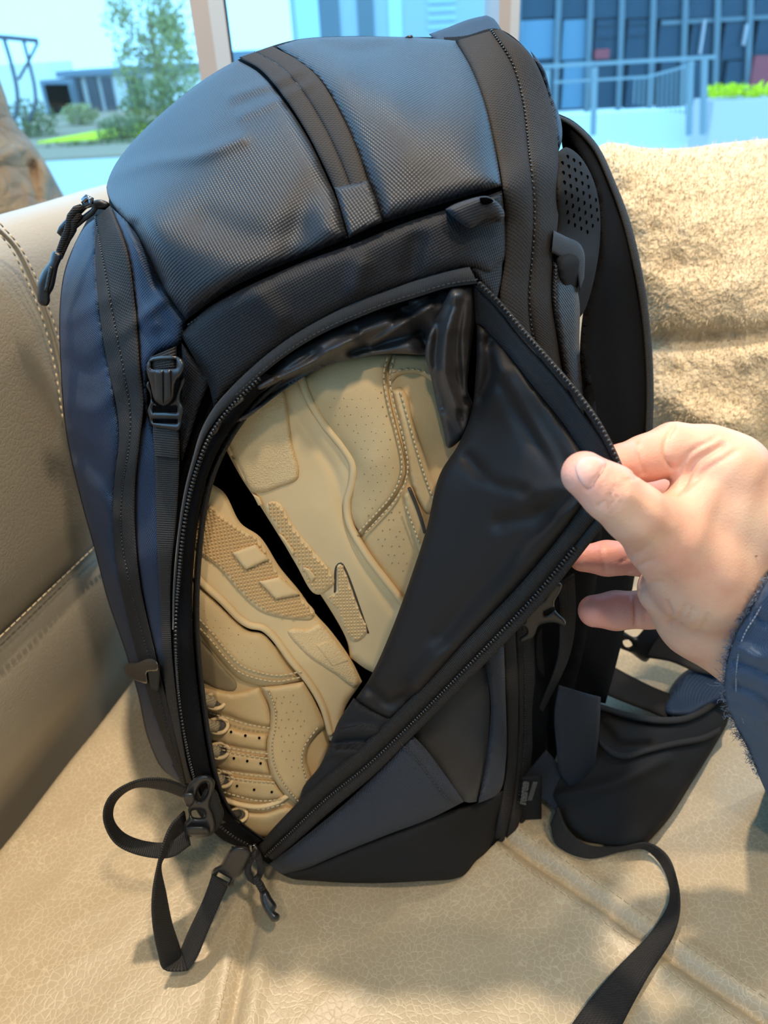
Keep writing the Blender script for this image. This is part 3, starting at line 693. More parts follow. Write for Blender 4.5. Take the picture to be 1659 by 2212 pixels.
# outline of the whole pack, and the opening in its near side
SIL = [(205, 452), (180, 490), (142, 575), (129, 660), (131, 800), (142, 930), (172, 1070), (205, 1190), (232, 1295), (270, 1405), (298, 1500), (318, 1590), (350, 1660), (400, 1700), (430, 1760), (470, 1800), (560, 1855), (640, 1893), (800, 1905), (990, 1893), (1060, 1838), (1128, 1778), (1165, 1690), (1190, 1500), (1225, 1300), (1240, 1000), (1240, 800), (1225, 640), (1214, 480), (1206, 330), (1180, 190), (1140, 110), (1075, 62), (1000, 78), (900, 80), (760, 78), (650, 84), (585, 100), (520, 126), (440, 172), (360, 235), (290, 302), (245, 362), (230, 405), (235, 440)]
OPEN = [(1018, 640), (900, 655), (760, 700), (640, 760), (540, 840), (470, 905), (435, 980), (418, 1100), (410, 1250), (415, 1400), (425, 1540), (445, 1680), (490, 1775), (560, 1822), (700, 1700), (850, 1540), (950, 1440), (1040, 1300), (1060, 1000), (1040, 800)]
patch('body_shell', SIL, M['black'], bag, S, -0.007, 13, 0.0, 30, 0, [(0.03, 0.01), (0.08, 0.05), (0.13, 0.16), (0.15, 0.45)], [OPEN], AX, True, 0.0015)
# dark hollow behind the opening
cav = [(p[0], p[1]) for p in OPEN]
def cavY(px, py): return S(px, py) + 0.12
patch('inner_compartment', cav, M['cavity'], bag, cavY, 0, 22, 0, 30, -0.115, None, (), AX, True, 0.002)

def panel(name, out, mat='lid', off=0.002, puff=0.006, pr=34, step=9, ax=AX, rim=0.012, nz=None): return patch(name, out, M[mat], bag, S, off, step, puff, pr, rim, None, (), ax, True, 0.001, None, 0, nz)
lidL = panel('lid_panel', [(402, 692, 'c'), (372, 650), (345, 602), (318, 545), (288, 492), (248, 448), (231, 407), (244, 364), (290, 302), (360, 235), (440, 172), (512, 129, 'c'), (560, 158), (610, 215), (660, 290), (700, 370), (730, 440), (752, 514, 'c'), (650, 556), (560, 592), (480, 634)], 'lid', 0.003, 0.009, 46, 8, rotax(-16), 0.02)
lidR = panel('lid_panel', [(598, 100, 'c'), (650, 85), (760, 79), (900, 81), (984, 88, 'c'), (1020, 150), (1050, 230), (1070, 320), (1083, 402, 'c'), (960, 438), (826, 482, 'c'), (802, 410), (772, 330), (735, 245), (685, 165)], 'lid', 0.003, 0.008, 40, 8, rotax(-4), 0.02)
zl = [(516, 124), (562, 150), (614, 210), (664, 288), (704, 368), (722, 408)]; zr = [(588, 100), (640, 128), (686, 166), (736, 246), (774, 330), (794, 390)]
zc = [((a[0] * .53 + b[0] * .47), (a[1] * .53 + b[1] * .47)) for a, b in zip(zl, zr)]
lz = strip('lid_zipper_tape', zl, zc, M['tape'], bag, S, 0.006, None, 7, 0.0022, 0.012); strip('lid_zipper_tape', zc, zr, M['tape'], bag, S, 0.006, None, 7, 0.0022, 0.012)
chain('zipper_coil', on(S, zc, 0.0052), 0.0022, (0.0006, 0.0005, 0.0004), M['teeth'], lz)
panel('zipper_end_tab', [(722, 404, 'c'), (758, 398), (795, 389, 'c'), (812, 432), (826, 480, 'c'), (790, 496), (754, 514, 'c'), (738, 458)], 'lid', 0.0075, 0.003, 10, 6, rotax(-14), 0.012)
band = panel('side_panel', [(390, 722, 'c'), (440, 672), (500, 636), (580, 598), (670, 560), (760, 528), (880, 480), (980, 448), (1084, 412, 'c'), (1092, 480), (1090, 560), (1060, 600, 'c'), (1040, 590), (1010, 582), (900, 612), (760, 664), (640, 728), (540, 806), (462, 880, 'c'), (450, 830), (420, 775)], 'band', 0.0025, 0.008, 30, 8, rotax(-20), 0.012)
panel('side_gore', [(1012, 577, 'c'), (1086, 535, 'c'), (1083, 600), (1072, 655, 'c'), (1040, 615)], 'band', 0.004, 0.003, 14, 6, rotax(-30))
stitch('seam_stitching', S, [(408, 700), (480, 652), (580, 606), (700, 558), (760, 532), (900, 484), (1080, 420)], M['thread'], band, 0.0045, 0.0024, 0.0008, 0.0003)
# fabric triangle by the buckle, strip below the front zipper
panel('side_gusset', [(392, 740, 'c'), (420, 778), (455, 820, 'c'), (430, 880), (408, 950), (392, 1000, 'c'), (388, 900), (396, 820)], 'band', 0.002, 0.002, 20, 7)
panel('front_gusset', [(238, 446, 'c'), (288, 492), (318, 545), (345, 602), (372, 650), (402, 692, 'c'), (388, 742), (340, 768), (322, 800), (318, 900, 'c'), (306, 860), (300, 790), (290, 660), (272, 540)], 'front', 0.001, 0.007, 26, 7, rotax(-10))
panel('front_gusset', [(318, 896, 'c'), (335, 940), (352, 1010), (352, 1120), (352, 1240), (362, 1360), (380, 1480), (402, 1600), (425, 1692, 'c'), (398, 1692, 'c'), (372, 1560), (332, 1402), (302, 1262), (291, 1150), (291, 1050), (300, 950)], 'front', 0.001, 0.004, 18, 7, rotax(8))
# front pocket and its zipper
panel('front_pocket', [(208, 470, 'c'), (182, 492), (144, 577), (131, 660), (133, 800), (144, 930), (174, 1070), (207, 1190), (234, 1295), (272, 1405), (300, 1500), (320, 1590), (352, 1660), (398, 1698, 'c'), (362, 1600), (330, 1505), (290, 1360), (258, 1215), (250, 1120), (252, 1040), (261, 950), (255, 880), (240, 800), (222, 700), (210, 580)], 'front', 0.002, 0.008, 30, 8, rotax(12), 0.02)
fl = [(206, 462), (207, 580), (218, 700), (235, 800), (252, 880), (257, 950), (247, 1040), (244, 1120), (250, 1215), (281, 1360), (321, 1505), (354, 1600), (393, 1695)]
frr = [(238, 444), (274, 540), (292, 660), (302, 790), (310, 870), (302, 955), (292, 1050), (292, 1150), (303, 1262), (333, 1402), (372, 1560), (386, 1620), (402, 1694)]
fc = [(206, 470), (230, 600), (252, 720), (268, 800), (281, 880), (281, 950), (266, 1050), (262, 1150), (276, 1240), (306, 1360), (345, 1500), (370, 1600), (399, 1694)]
fz = strip('front_zipper_tape', fl, fc, M['tape'], bag, S, 0.008, None, 6, 0.0016, 0.014); strip('front_zipper_tape', fc, frr, M['tape'], bag, S, 0.008, None, 7, 0.0022, 0.014)
chain('zipper_coil', on(S, fc, 0.0088), 0.0024, (0.0007, 0.0007, 0.0005), M['teeth'], fz)
# rear gusset with the main zipper
gl_ = [(985, 88), (1020, 150), (1050, 230), (1071, 320), (1086, 402), (1092, 480), (1091, 560), (1080, 640), (1086, 720), (1130, 800), (1180, 860)]
gc = [(1062, 66), (1108, 140), (1131, 225), (1142, 320), (1152, 410), (1154, 480), (1149, 560), (1143, 640), (1150, 720), (1175, 800), (1205, 860)]
gr = [(1080, 62), (1142, 112), (1180, 190), (1204, 300), (1207, 400), (1205, 480), (1196, 550), (1192, 640), (1205, 720), (1215, 800), (1235, 860)]
gz = strip('main_zipper_tape', gl_, gc, M['tape'], bag, S, 0.004, None, 8, 0.004, 0.012); strip('main_zipper_tape', gc, gr, M['tape'], bag, S, 0.004, None, 8, 0.004, 0.012)
chain('zipper_coil', on(S, gc, 0.0055), 0.0027, (0.0008, 0.0008, 0.0006), M['teeth'], gz)
panel('rear_panel', [(1195, 560, 'c'), (1228, 580), (1250, 640), (1252, 760), (1262, 880), (1262, 960, 'c'), (1235, 880), (1210, 760), (1193, 650)], 'lid', 0.006, 0.006, 16, 8)
# storm flap over the open zipper, and the tooth row down the left of the opening
of_ = [(1014, 576), (960, 588), (900, 605), (830, 630), (760, 656), (690, 690), (620, 732), (560, 778), (500, 836), (462, 880), (434, 930), (416, 990), (398, 1060), (384, 1150), (374, 1260), (372, 1360)]
ob_ = [(1032, 612), (965, 622), (900, 642), (830, 664), (760, 692), (690, 724), (630, 760), (575, 802), (515, 856), (474, 898), (443, 944), (424, 996), (405, 1064), (390, 1152), (380, 1260), (377, 1360)]
sf = strip('storm_flap', of_, ob_, M['flaptape'], bag, S, 0.007, None, 8, 0.003, 0.006)
stitch('flap_stitching', S, [(p[0] * .22 + q[0] * .78, p[1] * .22 + q[1] * .78) for p, q in zip(of_, ob_)][:9], M['thread'], sf, 0.0095, 0.0022, 0.0008, 0.0003)
lt = [(560, 818), (515, 862), (478, 905), (450, 950), (430, 1000), (411, 1065), (396, 1152), (386, 1260), (380, 1360), (383, 1450), (392, 1540), (406, 1620), (424, 1690), (450, 1750), (490, 1795), (540, 1826)]
li = [(600, 815), (545, 868), (500, 925), (466, 985), (445, 1040), (430, 1110), (420, 1200), (415, 1300), (418, 1400), (428, 1500), (442, 1600), (458, 1680), (476, 1730), (500, 1765), (530, 1790), (565, 1815)]
lo_ = [(540, 800), (496, 846), (462, 892), (436, 940), (420, 990), (402, 1060), (388, 1150), (378, 1260), (372, 1360), (374, 1450), (384, 1540), (398, 1620), (416, 1690), (436, 1760), (475, 1810), (535, 1838)]
ot = strip('opening_zipper_tape', lo_, li, M['black'], bag, S, 0.004, None, 8, 0.003, 0.03)
chain('zipper_teeth', on(S, lt, 0.0118), 0.0021, (0.0009, 0.0013, 0.0010), M['teeth'], ot)
strip('lining_edge', [(x + 4, y) for x, y in li], [(x + 16, y + 4) for x, y in li], M['knit'], bag, lambda a, b: S(a, b) + 0.004, 0, None, 5, 0.004, 0.05)

# compression strap down the front edge
cl = [(330, 918), (333, 960), (336, 1040), (338, 1130), (342, 1230), (347, 1340), (354, 1450), (366, 1560), (384, 1650), (398, 1692)]
cr_ = [(386, 922), (388, 960), (386, 1040), (380, 1130), (370, 1230), (368, 1340), (375, 1450), (389, 1560), (404, 1650), (416, 1690)]
strip('compression_strap', cl, cr_, M['web'], bag, S, 0.0075, None, 8, 0.0008, 0.0022)
strip('strap_fold', [(330, 916), (331, 945), (336, 985)], [(386, 921), (386, 948), (385, 990)], M['web'], bag, S, 0.010, None, 8, 0.001, 0.003)
def bk(name, out, holes=(), off=0.012, th=0.004, parent=bag, mat='plastic', puff=0.0018, pr=9, Yf=None, step=4): return patch(name, out, M[mat], parent, Yf or S, off, step, puff, pr, th, None, holes, AX, True)
b1 = bk('side_release_buckle', [(320, 824), (327, 850), (329, 866), (345, 880), (362, 880), (372, 867), (384, 842), (391, 816), (398, 816), (400, 824), (391, 846), (389, 864), (397, 884), (394, 900), (386, 930), (357, 926), (330, 920), (322, 900), (319, 886), (325, 868), (324, 850), (316, 832)], [[(330, 876, 'c'), (383, 876, 'c'), (383, 891, 'c'), (330, 890, 'c')], [(329, 905, 'c'), (384, 906, 'c'), (384, 915, 'c'), (330, 913, 'c')]])
bk('buckle_tongue', [(318, 786), (326, 774), (354, 768), (384, 771), (396, 780), (399, 794), (390, 812), (379, 826), (372, 864), (354, 876), (335, 865), (324, 827), (317, 802)], [[(325, 781, 'c'), (381, 776, 'c'), (381, 795, 'c'), (327, 797, 'c')]], 0.017, 0.007, b1)
bk('tongue_rib', [(333, 800, 'c'), (352, 800, 'c'), (352, 872, 'c'), (336, 864, 'c')], (), 0.0195, 0.003, b1, puff=0.001, pr=5)
bk('tongue_rib', [(353, 800, 'c'), (368, 799, 'c'), (369, 862, 'c'), (354, 872, 'c')], (), 0.0195, 0.003, b1, puff=0.001, pr=5)
strip('buckle_loop', [(324, 772), (326, 783), (328, 797)], [(381, 748), (381, 770), (380, 792)], M['web'], bag, S, 0.014, None, 8, 0.003, 0.006)
# short side tab buckle lower on the pocket edge
b2 = bk('tab_buckle', [(268, 1440), (278, 1433), (296, 1432), (316, 1424), (332, 1424), (342, 1436), (342, 1448), (318, 1452), (318, 1476), (300, 1472), (278, 1464), (270, 1452)], (), 0.022, 0.012, puff=0.004, pr=14)
strip('tab_webbing', [(318, 1442), (321, 1462), (326, 1488)], [(345, 1436), (345, 1462), (342, 1492)], M['web'], bag, S, 0.020, None, 6, 0.002, 0.008)
# loop tab at the end of the lid seam
loop = patch('loop_tab', [(962, 452, 'c'), (985, 440), (1030, 426), (1052, 424), (1076, 438), (1090, 462), (1082, 478), (1060, 470), (1042, 476), (1015, 492), (990, 478)], M['webblue'], bag, S, 0.016, 5, 0.004, 18, 0.012, None, (), rotax(20))
bk('loop_opening', [(1036, 428), (1056, 427), (1066, 434), (1054, 442), (1040, 440)], (), 0.0205, 0.0005, loop, 'hole', 0.0005, 4, step=3)
# strap tab over the rear gusset
rt = strip('strap_tab', [(1196, 498), (1225, 512), (1250, 524), (1262, 545), (1262, 600)], [(1192, 545), (1218, 560), (1240, 572), (1246, 590), (1252, 630)], M['webblue'], bag, S, 0.012, None, 8, 0.002, 0.006)

# zip pull with cord at the top of the front zipper
zp = bk('zipper_slider', [(196, 438), (206, 432), (222, 432), (236, 440), (232, 452), (214, 452), (200, 450)], (), 0.026, 0.006, mat='plastic', Yf=lambda a, b: a * 0 + 0.485)
Zc = 0.452
def ring(name, pts, r, mat, parent): b = MB(); c = crs(pts, True, 0.003); b.tube(np.concatenate([c, c[:1]]), r, 8, False); return b.build(name, mat, parent)
ring('pull_frame', px3([(200, 440, Zc), (205, 450, Zc), (178, 474, Zc), (152, 496, Zc), (136, 508, Zc), (129, 502, Zc), (142, 484, Zc), (170, 458, Zc), (190, 440, Zc)]), 0.0017, M['plastic'], zp)
ring('slider_bridge', px3([(180, 434, Zc), (188, 426, Zc), (197, 430, Zc), (196, 442, Zc), (186, 446, Zc)]), 0.0016, M['metal'], zp)
tube('pull_cord', px3([(176, 448, Zc - .003), (164, 452, Zc - .003), (152, 468, Zc - .004), (148, 490, Zc - .003), (138, 518, Zc - .001), (122, 562, Zc)]), 0.0019, M['web'], zp); tube('pull_cord', px3([(172, 460, Zc - .002), (160, 478, Zc - .004), (158, 496, Zc - .002), (146, 516, Zc), (128, 556, Zc)]), 0.0019, M['web'], zp)
gg = lambda a, b: a * 0 + Zc - 0.004
bk('pull_grip', [(115, 543), (135, 550), (126, 576), (116, 622), (108, 637), (108, 651), (101, 661), (84, 655), (81, 612), (94, 582), (106, 566)], (), 0, 0.008, zp, 'plastic', 0.003, 10, gg)
bk('grip_ridge', [(106, 574, 'c'), (116, 578, 'c'), (104, 632, 'c'), (94, 630, 'c')], (), 0.0034, 0.003, zp, 'plastic', 0.001, 5, gg)

# ---- satin lining, gathered round the shoes
def LY(px, py): return S(px, py) + 0.006
lw = plus(ridge([(470, 930), (540, 860), (640, 790), (760, 735)], 0.010, 14), ridge([(500, 900), (600, 835), (720, 775)], -0.008, 11), ridge([(520, 905), (610, 855), (700, 800)], 0.007, 9), ridge([(450, 960), (480, 900), (520, 860)], 0.008, 9), ridge([(700, 750), (830, 700), (950, 665)], 0.008, 16), ridge([(760, 760), (850, 735), (910, 720)], -0.008, 10), ridge([(830, 650), (900, 690), (920, 750)], -0.01, 18), ridge([(462, 985), (478, 930), (490, 890)], -0.006, 7), wnoise(40, 0.0016, 31, -30, 3), wnoise(16, 0.0010, 35, -33, 7), ridge([(560, 835), (640, 800), (720, 770)], 0.006, 7), ridge([(600, 815), (680, 765), (770, 715)], -0.006, 7), ridge([(800, 745), (870, 700), (930, 660)], 0.006, 7), ridge([(850, 690), (900, 665), (940, 640)], -0.005, 8))
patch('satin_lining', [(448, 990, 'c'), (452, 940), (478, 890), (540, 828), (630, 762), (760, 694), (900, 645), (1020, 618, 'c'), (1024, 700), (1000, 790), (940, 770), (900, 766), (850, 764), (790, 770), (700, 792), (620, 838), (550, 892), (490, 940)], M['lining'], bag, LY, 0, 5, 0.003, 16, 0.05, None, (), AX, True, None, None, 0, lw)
fw = plus(ridge([(985, 640), (965, 720), (960, 800), (985, 880)], 0.014, 16), ridge([(1010, 650), (1000, 740), (1008, 850)], 0.006, 9), ridge([(945, 700), (940, 790), (955, 880)], -0.006, 10), ridge([(985, 900), (1000, 930), (1010, 880)], 0.006, 8), ridge([(975, 660), (950, 730), (948, 790)], -0.005, 7), wnoise(16, 0.0008, 37, 80, 6))
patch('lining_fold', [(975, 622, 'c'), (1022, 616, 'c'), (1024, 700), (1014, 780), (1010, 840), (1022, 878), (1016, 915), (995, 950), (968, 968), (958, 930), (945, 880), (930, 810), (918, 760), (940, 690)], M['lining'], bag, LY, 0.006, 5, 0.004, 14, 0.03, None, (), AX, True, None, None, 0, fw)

# ---- the side flap held open by the hand
FY = tps([(1030, 610, .348), (1140, 720, .330), (1250, 855, .306), (1335, 1000, .288), (1300, 1100, .286), (1235, 1195, .294), (1120, 1335, .304), (1000, 1460, .314), (870, 1580, .322), (700, 1730, .326), (570, 1845, .327),
          (1025, 700, .350), (1020, 880, .352), (960, 1010, .346), (925, 1130, .340), (880, 1270, .334), (810, 1440, .330), (770, 1520, .329), (700, 1640, .328), (1100, 1000, .322), (1050, 1200, .318), (1000, 1350, .318), (1150, 1120, .306), (1180, 900, .318), (900, 1470, .322), (1070, 850, .336)])
flw = plus(ridge([(1235, 1045), (1150, 1060), (1060, 1040)], 0.002, 22), ridge([(1240, 1075), (1160, 1110), (1080, 1130)], -0.003, 18), ridge([(1245, 1085), (1150, 1180), (1020, 1330), (900, 1480)], 0.005, 26), ridge([(1180, 1120), (1080, 1240), (960, 1380)], -0.004, 24), ridge([(1230, 1030), (1170, 960), (1090, 830)], -0.004, 20),
           ridge([(1215, 1020), (1130, 880), (1060, 760)], 0.004, 14), ridge([(1040, 700), (1030, 800), (1010, 900)], 0.004, 12), ridge([(1055, 740), (1060, 800), (1040, 860)], -0.005, 12), ridge([(1010, 990), (1060, 1040), (1130, 1060)], -0.003, 16), ridge([(800, 1490), (840, 1520), (880, 1500)], -0.004, 12), wnoise(70, 0.001, 33))
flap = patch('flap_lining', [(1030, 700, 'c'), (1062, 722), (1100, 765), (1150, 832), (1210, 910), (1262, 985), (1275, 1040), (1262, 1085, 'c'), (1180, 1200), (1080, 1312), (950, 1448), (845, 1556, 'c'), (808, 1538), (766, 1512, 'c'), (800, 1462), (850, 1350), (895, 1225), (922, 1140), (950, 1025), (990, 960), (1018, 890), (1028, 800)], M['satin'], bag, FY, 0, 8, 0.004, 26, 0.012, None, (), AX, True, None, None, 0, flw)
kw = plus(ridge([(735, 1580), (790, 1575), (840, 1590)], 0.004, 8), ridge([(725, 1605), (780, 1600), (830, 1610)], -0.004, 8), ridge([(715, 1625), (770, 1625), (810, 1640)], 0.004, 8))
patch('flap_knit_facing', [(764, 1508, 'c'), (800, 1530), (850, 1554, 'c'), (780, 1625), (700, 1700), (620, 1772), (570, 1838, 'c'), (640, 1748), (655, 1700), (690, 1655), (715, 1600), (730, 1560)], M['knit'], bag, FY, -0.001, 6, 0.004, 16, 0.012, None, (), rotax(15), True, None, None, 0, kw)
patch('flap_facing', [(1022, 612, 'c'), (1062, 650), (1130, 735), (1200, 812), (1262, 895), (1310, 960), (1338, 1010, 'c'), (1300, 1015), (1268, 990), (1215, 912), (1150, 832), (1100, 768), (1062, 725), (1028, 700, 'c')], M['knit'], bag, FY, 0.001, 7, 0.002, 12, 0.006, None, (), rotax(-40))
tz = [(1034, 612), (1075, 652), (1130, 716), (1190, 784), (1245, 848), (1290, 910), (1325, 975), (1340, 1010)]
fe = strip('flap_edge_binding', [(x - 7, y + 7) for x, y in tz], [(x + 5, y - 4) for x, y in tz], M['tape'], bag, FY, 0.003, None, 5, 0.0012, 0.006)
chain('zipper_teeth', on(FY, tz, 0.0052), 0.0020, (0.0008, 0.0011, 0.0009), M['teeth'], fe)
# lower edge: binding, tape and closed teeth
e1 = [(1262, 1080), (1205, 1165), (1130, 1255), (1050, 1340), (960, 1432), (860, 1536), (770, 1620), (680, 1698), (600, 1778), (558, 1826)]
e2 = [(1292, 1112), (1238, 1180), (1160, 1275), (1078, 1362), (985, 1458), (885, 1560), (795, 1645), (700, 1722), (618, 1800), (570, 1846)]
e3 = [(1318, 1118), (1250, 1205), (1174, 1300), (1095, 1385), (1000, 1482), (902, 1580), (815, 1668), (722, 1746), (640, 1818), (592, 1860)]
fb_ = strip('flap_binding', e1, e2, M['web'], bag, FY, 0.003, None, 7, 0.003, 0.008); strip('flap_zipper_tape', e2, e3, M['tape'], bag, FY, 0.002, None, 6, 0.002, 0.010)
tl = [(a[0] * .82 + b[0] * .18, a[1] * .82 + b[1] * .18) for a, b in zip(e2, e3)]
chain('zipper_teeth', on(FY, tl[1:], 0.0055), 0.0022, (0.0008, 0.0013, 0.0009), M['teeth'], fb_)

# ---- lower side: stretch pocket, its gusset, bottom and rear bands
PY = tps([(590, 1862, .324), (760, 1730, .328), (880, 1590, .326), (930, 1640, .324), (1000, 1730, .322), (1084, 1712, .345), (800, 1850, .318), (640, 1888, .321), (1000, 1790, .330), (900, 1750, .318)])
pk = patch('side_pocket', [(582, 1866, 'c'), (640, 1822), (760, 1722), (840, 1640), (888, 1584, 'c'), (920, 1618), (960, 1672), (1002, 1732, 'c'), (930, 1768), (840, 1802), (740, 1842), (650, 1880), (605, 1886)], M['pocket'], bag, PY, 0.001, 8, 0.006, 34, 0.012, None, (), rotax(24), True, 0.001)
stitch('pocket_stitching', PY, [(868, 1608), (905, 1648), (945, 1700), (978, 1742)], M['thread'], pk, 0.0075, 0.0028, 0.001, 0.0003)
GY = tps([(900, 1585, .335), (1000, 1480, .345), (1085, 1392, .362), (1088, 1560, .357), (1082, 1712, .348), (1005, 1730, .324), (1040, 1600, .347), (960, 1640, .336)])
pg = patch('pocket_gusset', [(890, 1582, 'c'), (940, 1528), (1010, 1462), (1050, 1425, 'c'), (1058, 1520), (1050, 1640), (1030, 1732, 'c'), (1004, 1732), (960, 1672), (920, 1618)], M['inner'], bag, GY, -0.004, 8, 0.002, 20, 0.01, None, (), rotax(30))
patch('pocket_gusset', [(1048, 1428, 'c'), (1088, 1384, 'c'), (1092, 1500), (1093, 1640), (1078, 1712), (1032, 1736, 'c'), (1050, 1640), (1060, 1520)], M['pocket'], bag, GY, 0.002, 8, 0.005, 16, 0.012, None, (), rotax(5))
BY = tps([(600, 1886, .322), (760, 1850, .322), (1000, 1745, .334), (1085, 1715, .350), (1072, 1800, .350), (1000, 1893, .3195), (800, 1905, .3165), (660, 1898, .320)])
patch('base_panel', [(600, 1884, 'c'), (660, 1876), (760, 1834), (860, 1796), (960, 1756), (1034, 1733), (1086, 1708, 'c'), (1076, 1760), (1062, 1830), (1030, 1858), (998, 1893), (900, 1904), (780, 1908), (680, 1903), (630, 1898)], M['belt'], bag, BY, 0.0, 9, 0.003, 26, 0.03, None, (), AX, True, 0.001)
RYf = tps([(1085, 1380, .372), (1090, 1600, .366), (1066, 1830, .352), (1130, 1300, .386), (1140, 1500, .382), (1128, 1770, .360), (1210, 1250, .41), (1190, 1500, .404), (1160, 1720, .384)])
for a, b2, mt, of in (([(1084, 1390), (1094, 1520), (1094, 1650), (1080, 1740), (1062, 1835)], [(1112, 1345), (1120, 1500), (1116, 1650), (1106, 1740), (1090, 1815)], 'tape', 0.0), ([(1112, 1345), (1120, 1500), (1116, 1650), (1106, 1740), (1090, 1815)], [(1150, 1310), (1156, 1480), (1148, 1640), (1136, 1730), (1118, 1790)], 'tape', -0.002), ([(1150, 1310), (1156, 1480), (1148, 1640), (1136, 1730), (1118, 1790)], [(1212, 1240), (1205, 1480), (1185, 1640), (1168, 1710), (1140, 1768)], 'belt', -0.006)):
    rb_ = strip('rear_gusset', a, b2, M[mt], bag, RYf, of, None, 7, 0.003, 0.012)
stitch('gusset_stitching', RYf, [(1128, 1340), (1134, 1500), (1130, 1640), (1118, 1740)], M['teeth'], rb_, 0.003, 0.0024, 0.0008, 0.0004)
# black filler side behind the flap
patch('rear_side_panel', [(1085, 1390), (1150, 1300), (1240, 1180), (1262, 900), (1262, 760), (1290, 900), (1300, 1150), (1262, 1400), (1220, 1560), (1180, 1700), (1130, 1780), (1080, 1700)], M['black'], bag, lambda a, b: RYf(a, b) * 0 + 0.412, 0, 14, 0.01, 60, 0.03)
# dangling side buckle half
HY = lambda a, b: a * 0 + 0.352
hb = bk('buckle_half', [(1120, 1352), (1134, 1340), (1128, 1325), (1148, 1308), (1172, 1296), (1186, 1276), (1204, 1258), (1214, 1262), (1208, 1282), (1198, 1300), (1200, 1318), (1222, 1342), (1220, 1352), (1196, 1345), (1164, 1352), (1152, 1376), (1128, 1387), (1121, 1380), (1138, 1366), (1132, 1354)], [[(1176, 1322, 'c'), (1196, 1312, 'c'), (1198, 1317, 'c'), (1178, 1328, 'c')]], 0.0, 0.004, bag, 'plastic', 0.002, 9, HY)
ribbon('buckle_webbing', px3([(1205, 1262, .360), (1208, 1330, .362), (1205, 1420, .372), (1165, 1530, .385)]), px3([(1240, 1240, .362), (1243, 1330, .364), (1228, 1420, .374), (1172, 1536, .387)]), M['web'], bag)

# ---- harness: perforated pad, shoulder strap, yoke
HPY = tps([(1210, 330, .455), (1290, 420, .50), (1300, 520, .50), (1268, 660, .46), (1205, 500, .43), (1250, 420, .455), (1255, 560, .44)])
pad = patch('shoulder_pad', [(1203, 330, 'c'), (1222, 318), (1250, 335), (1278, 380), (1294, 440), (1296, 520), (1284, 600), (1264, 668), (1250, 690, 'c'), (1222, 650), (1200, 560), (1200, 420)], M['foam'], bag, HPY, 0, 7, 0.012, 40, 0, [(0.02, 0.0), (0.04, 0.1)])
hp = []
for i in range(8):
    for j in range(7):
        x, y = 1212 + j * 13.5 + i * 2.2, 332 + i * 21 + j * 7.5
        if inside(np.array([(x, y)]), np.array([(1208, 335), (1225, 325), (1250, 342), (1276, 385), (1291, 440), (1292, 480), (1255, 520), (1205, 490)]))[0]: hp.append((x, y))
padY = lambda x, y: HPY(np.array([x]), np.array([y]))[0]
bvp = BVHTree.FromPolygons([v.co[:] for v in pad.data.vertices], [p.vertices[:] for p in pad.data.polygons])
for i, (x, y) in enumerate(hp):
    d = Vector(rays([x], [y])[0]).normalized(); h = bvp.ray_cast(Vector(CAM), d)
    if h[0] is None: continue
    if i == 0 or 'HM' not in globals():
        b = MB(); b.ball((0, 0, 0), (0.00105, 0.00055, 0.0013), None, 8, 4); o = b.build('perforation', M['hole'], pad); HM = o.data; o.location = h[0]
    else: o = bpy.data.objects.new('perforation', HM); COL.objects.link(o); o.parent = pad; o.location = h[0]
SY = tps([(1206, 246, .53), (1290, 320, .55), (1340, 430, .55), (1380, 560, .54), (1408, 720, .53), (1412, 900, .51), (1380, 1150, .48), (1320, 1500, .43), (1270, 420, .52), (1260, 700, .50), (1262, 900, .48), (1250, 1200, .45), (1220, 1500, .42)])
strap = patch('shoulder_strap', [(1203, 244, 'c'), (1240, 262), (1290, 312), (1330, 395), (1362, 480), (1388, 590), (1404, 700), (1412, 830), (1408, 960), (1396, 1100), (1372, 1240), (1345, 1380), (1308, 1520, 'c'), (1206, 1500, 'c'), (1222, 1350), (1238, 1150), (1252, 1000), (1256, 880), (1252, 760), (1262, 660), (1288, 560), (1290, 450), (1272, 380), (1240, 320)], M['black'], bag, SY, 0, 10, 0.008, 26, 0, [(0.012, 0.0)], (), rotax(20))
strip('strap_binding', [(1206, 248), (1242, 266), (1290, 314), (1330, 397), (1362, 482), (1388, 592), (1404, 702), (1411, 832), (1406, 962), (1394, 1100)], [(1206, 256), (1236, 276), (1280, 324), (1316, 402), (1346, 486), (1371, 596), (1388, 705), (1396, 834), (1392, 964), (1380, 1100)], M['web'], bag, SY, 0.009, None, 5, 0.002, 0.006)
YK = tps([(880, 82, .52), (930, 70, .53), (1000, 48, .55), (1052, 34, .56), (1085, 60, .54), (1120, 100, .50)])
patch('grab_handle', [(926, 74, 'c'), (970, 58), (1012, 42), (1050, 33, 'c'), (1066, 40), (1085, 66), (1108, 96, 'c'), (1060, 76), (1000, 90), (950, 92)], M['front'], bag, YK, 0, 7, 0.003, 12, 0, [(0.01, 0), (0.03, 0.02)])
bk('handle_stub', [(874, 82), (880, 77), (891, 76), (891, 84)], (), 0, 0.006, Yf=lambda a, b: a * 0 + 0.52, step=3)
panel('yoke_panel', [(1145, 108, 'c'), (1176, 150), (1190, 200), (1212, 262), (1214, 300), (1206, 330, 'c'), (1200, 300), (1178, 190)], 'front', -0.01, 0.006, 12, 6)

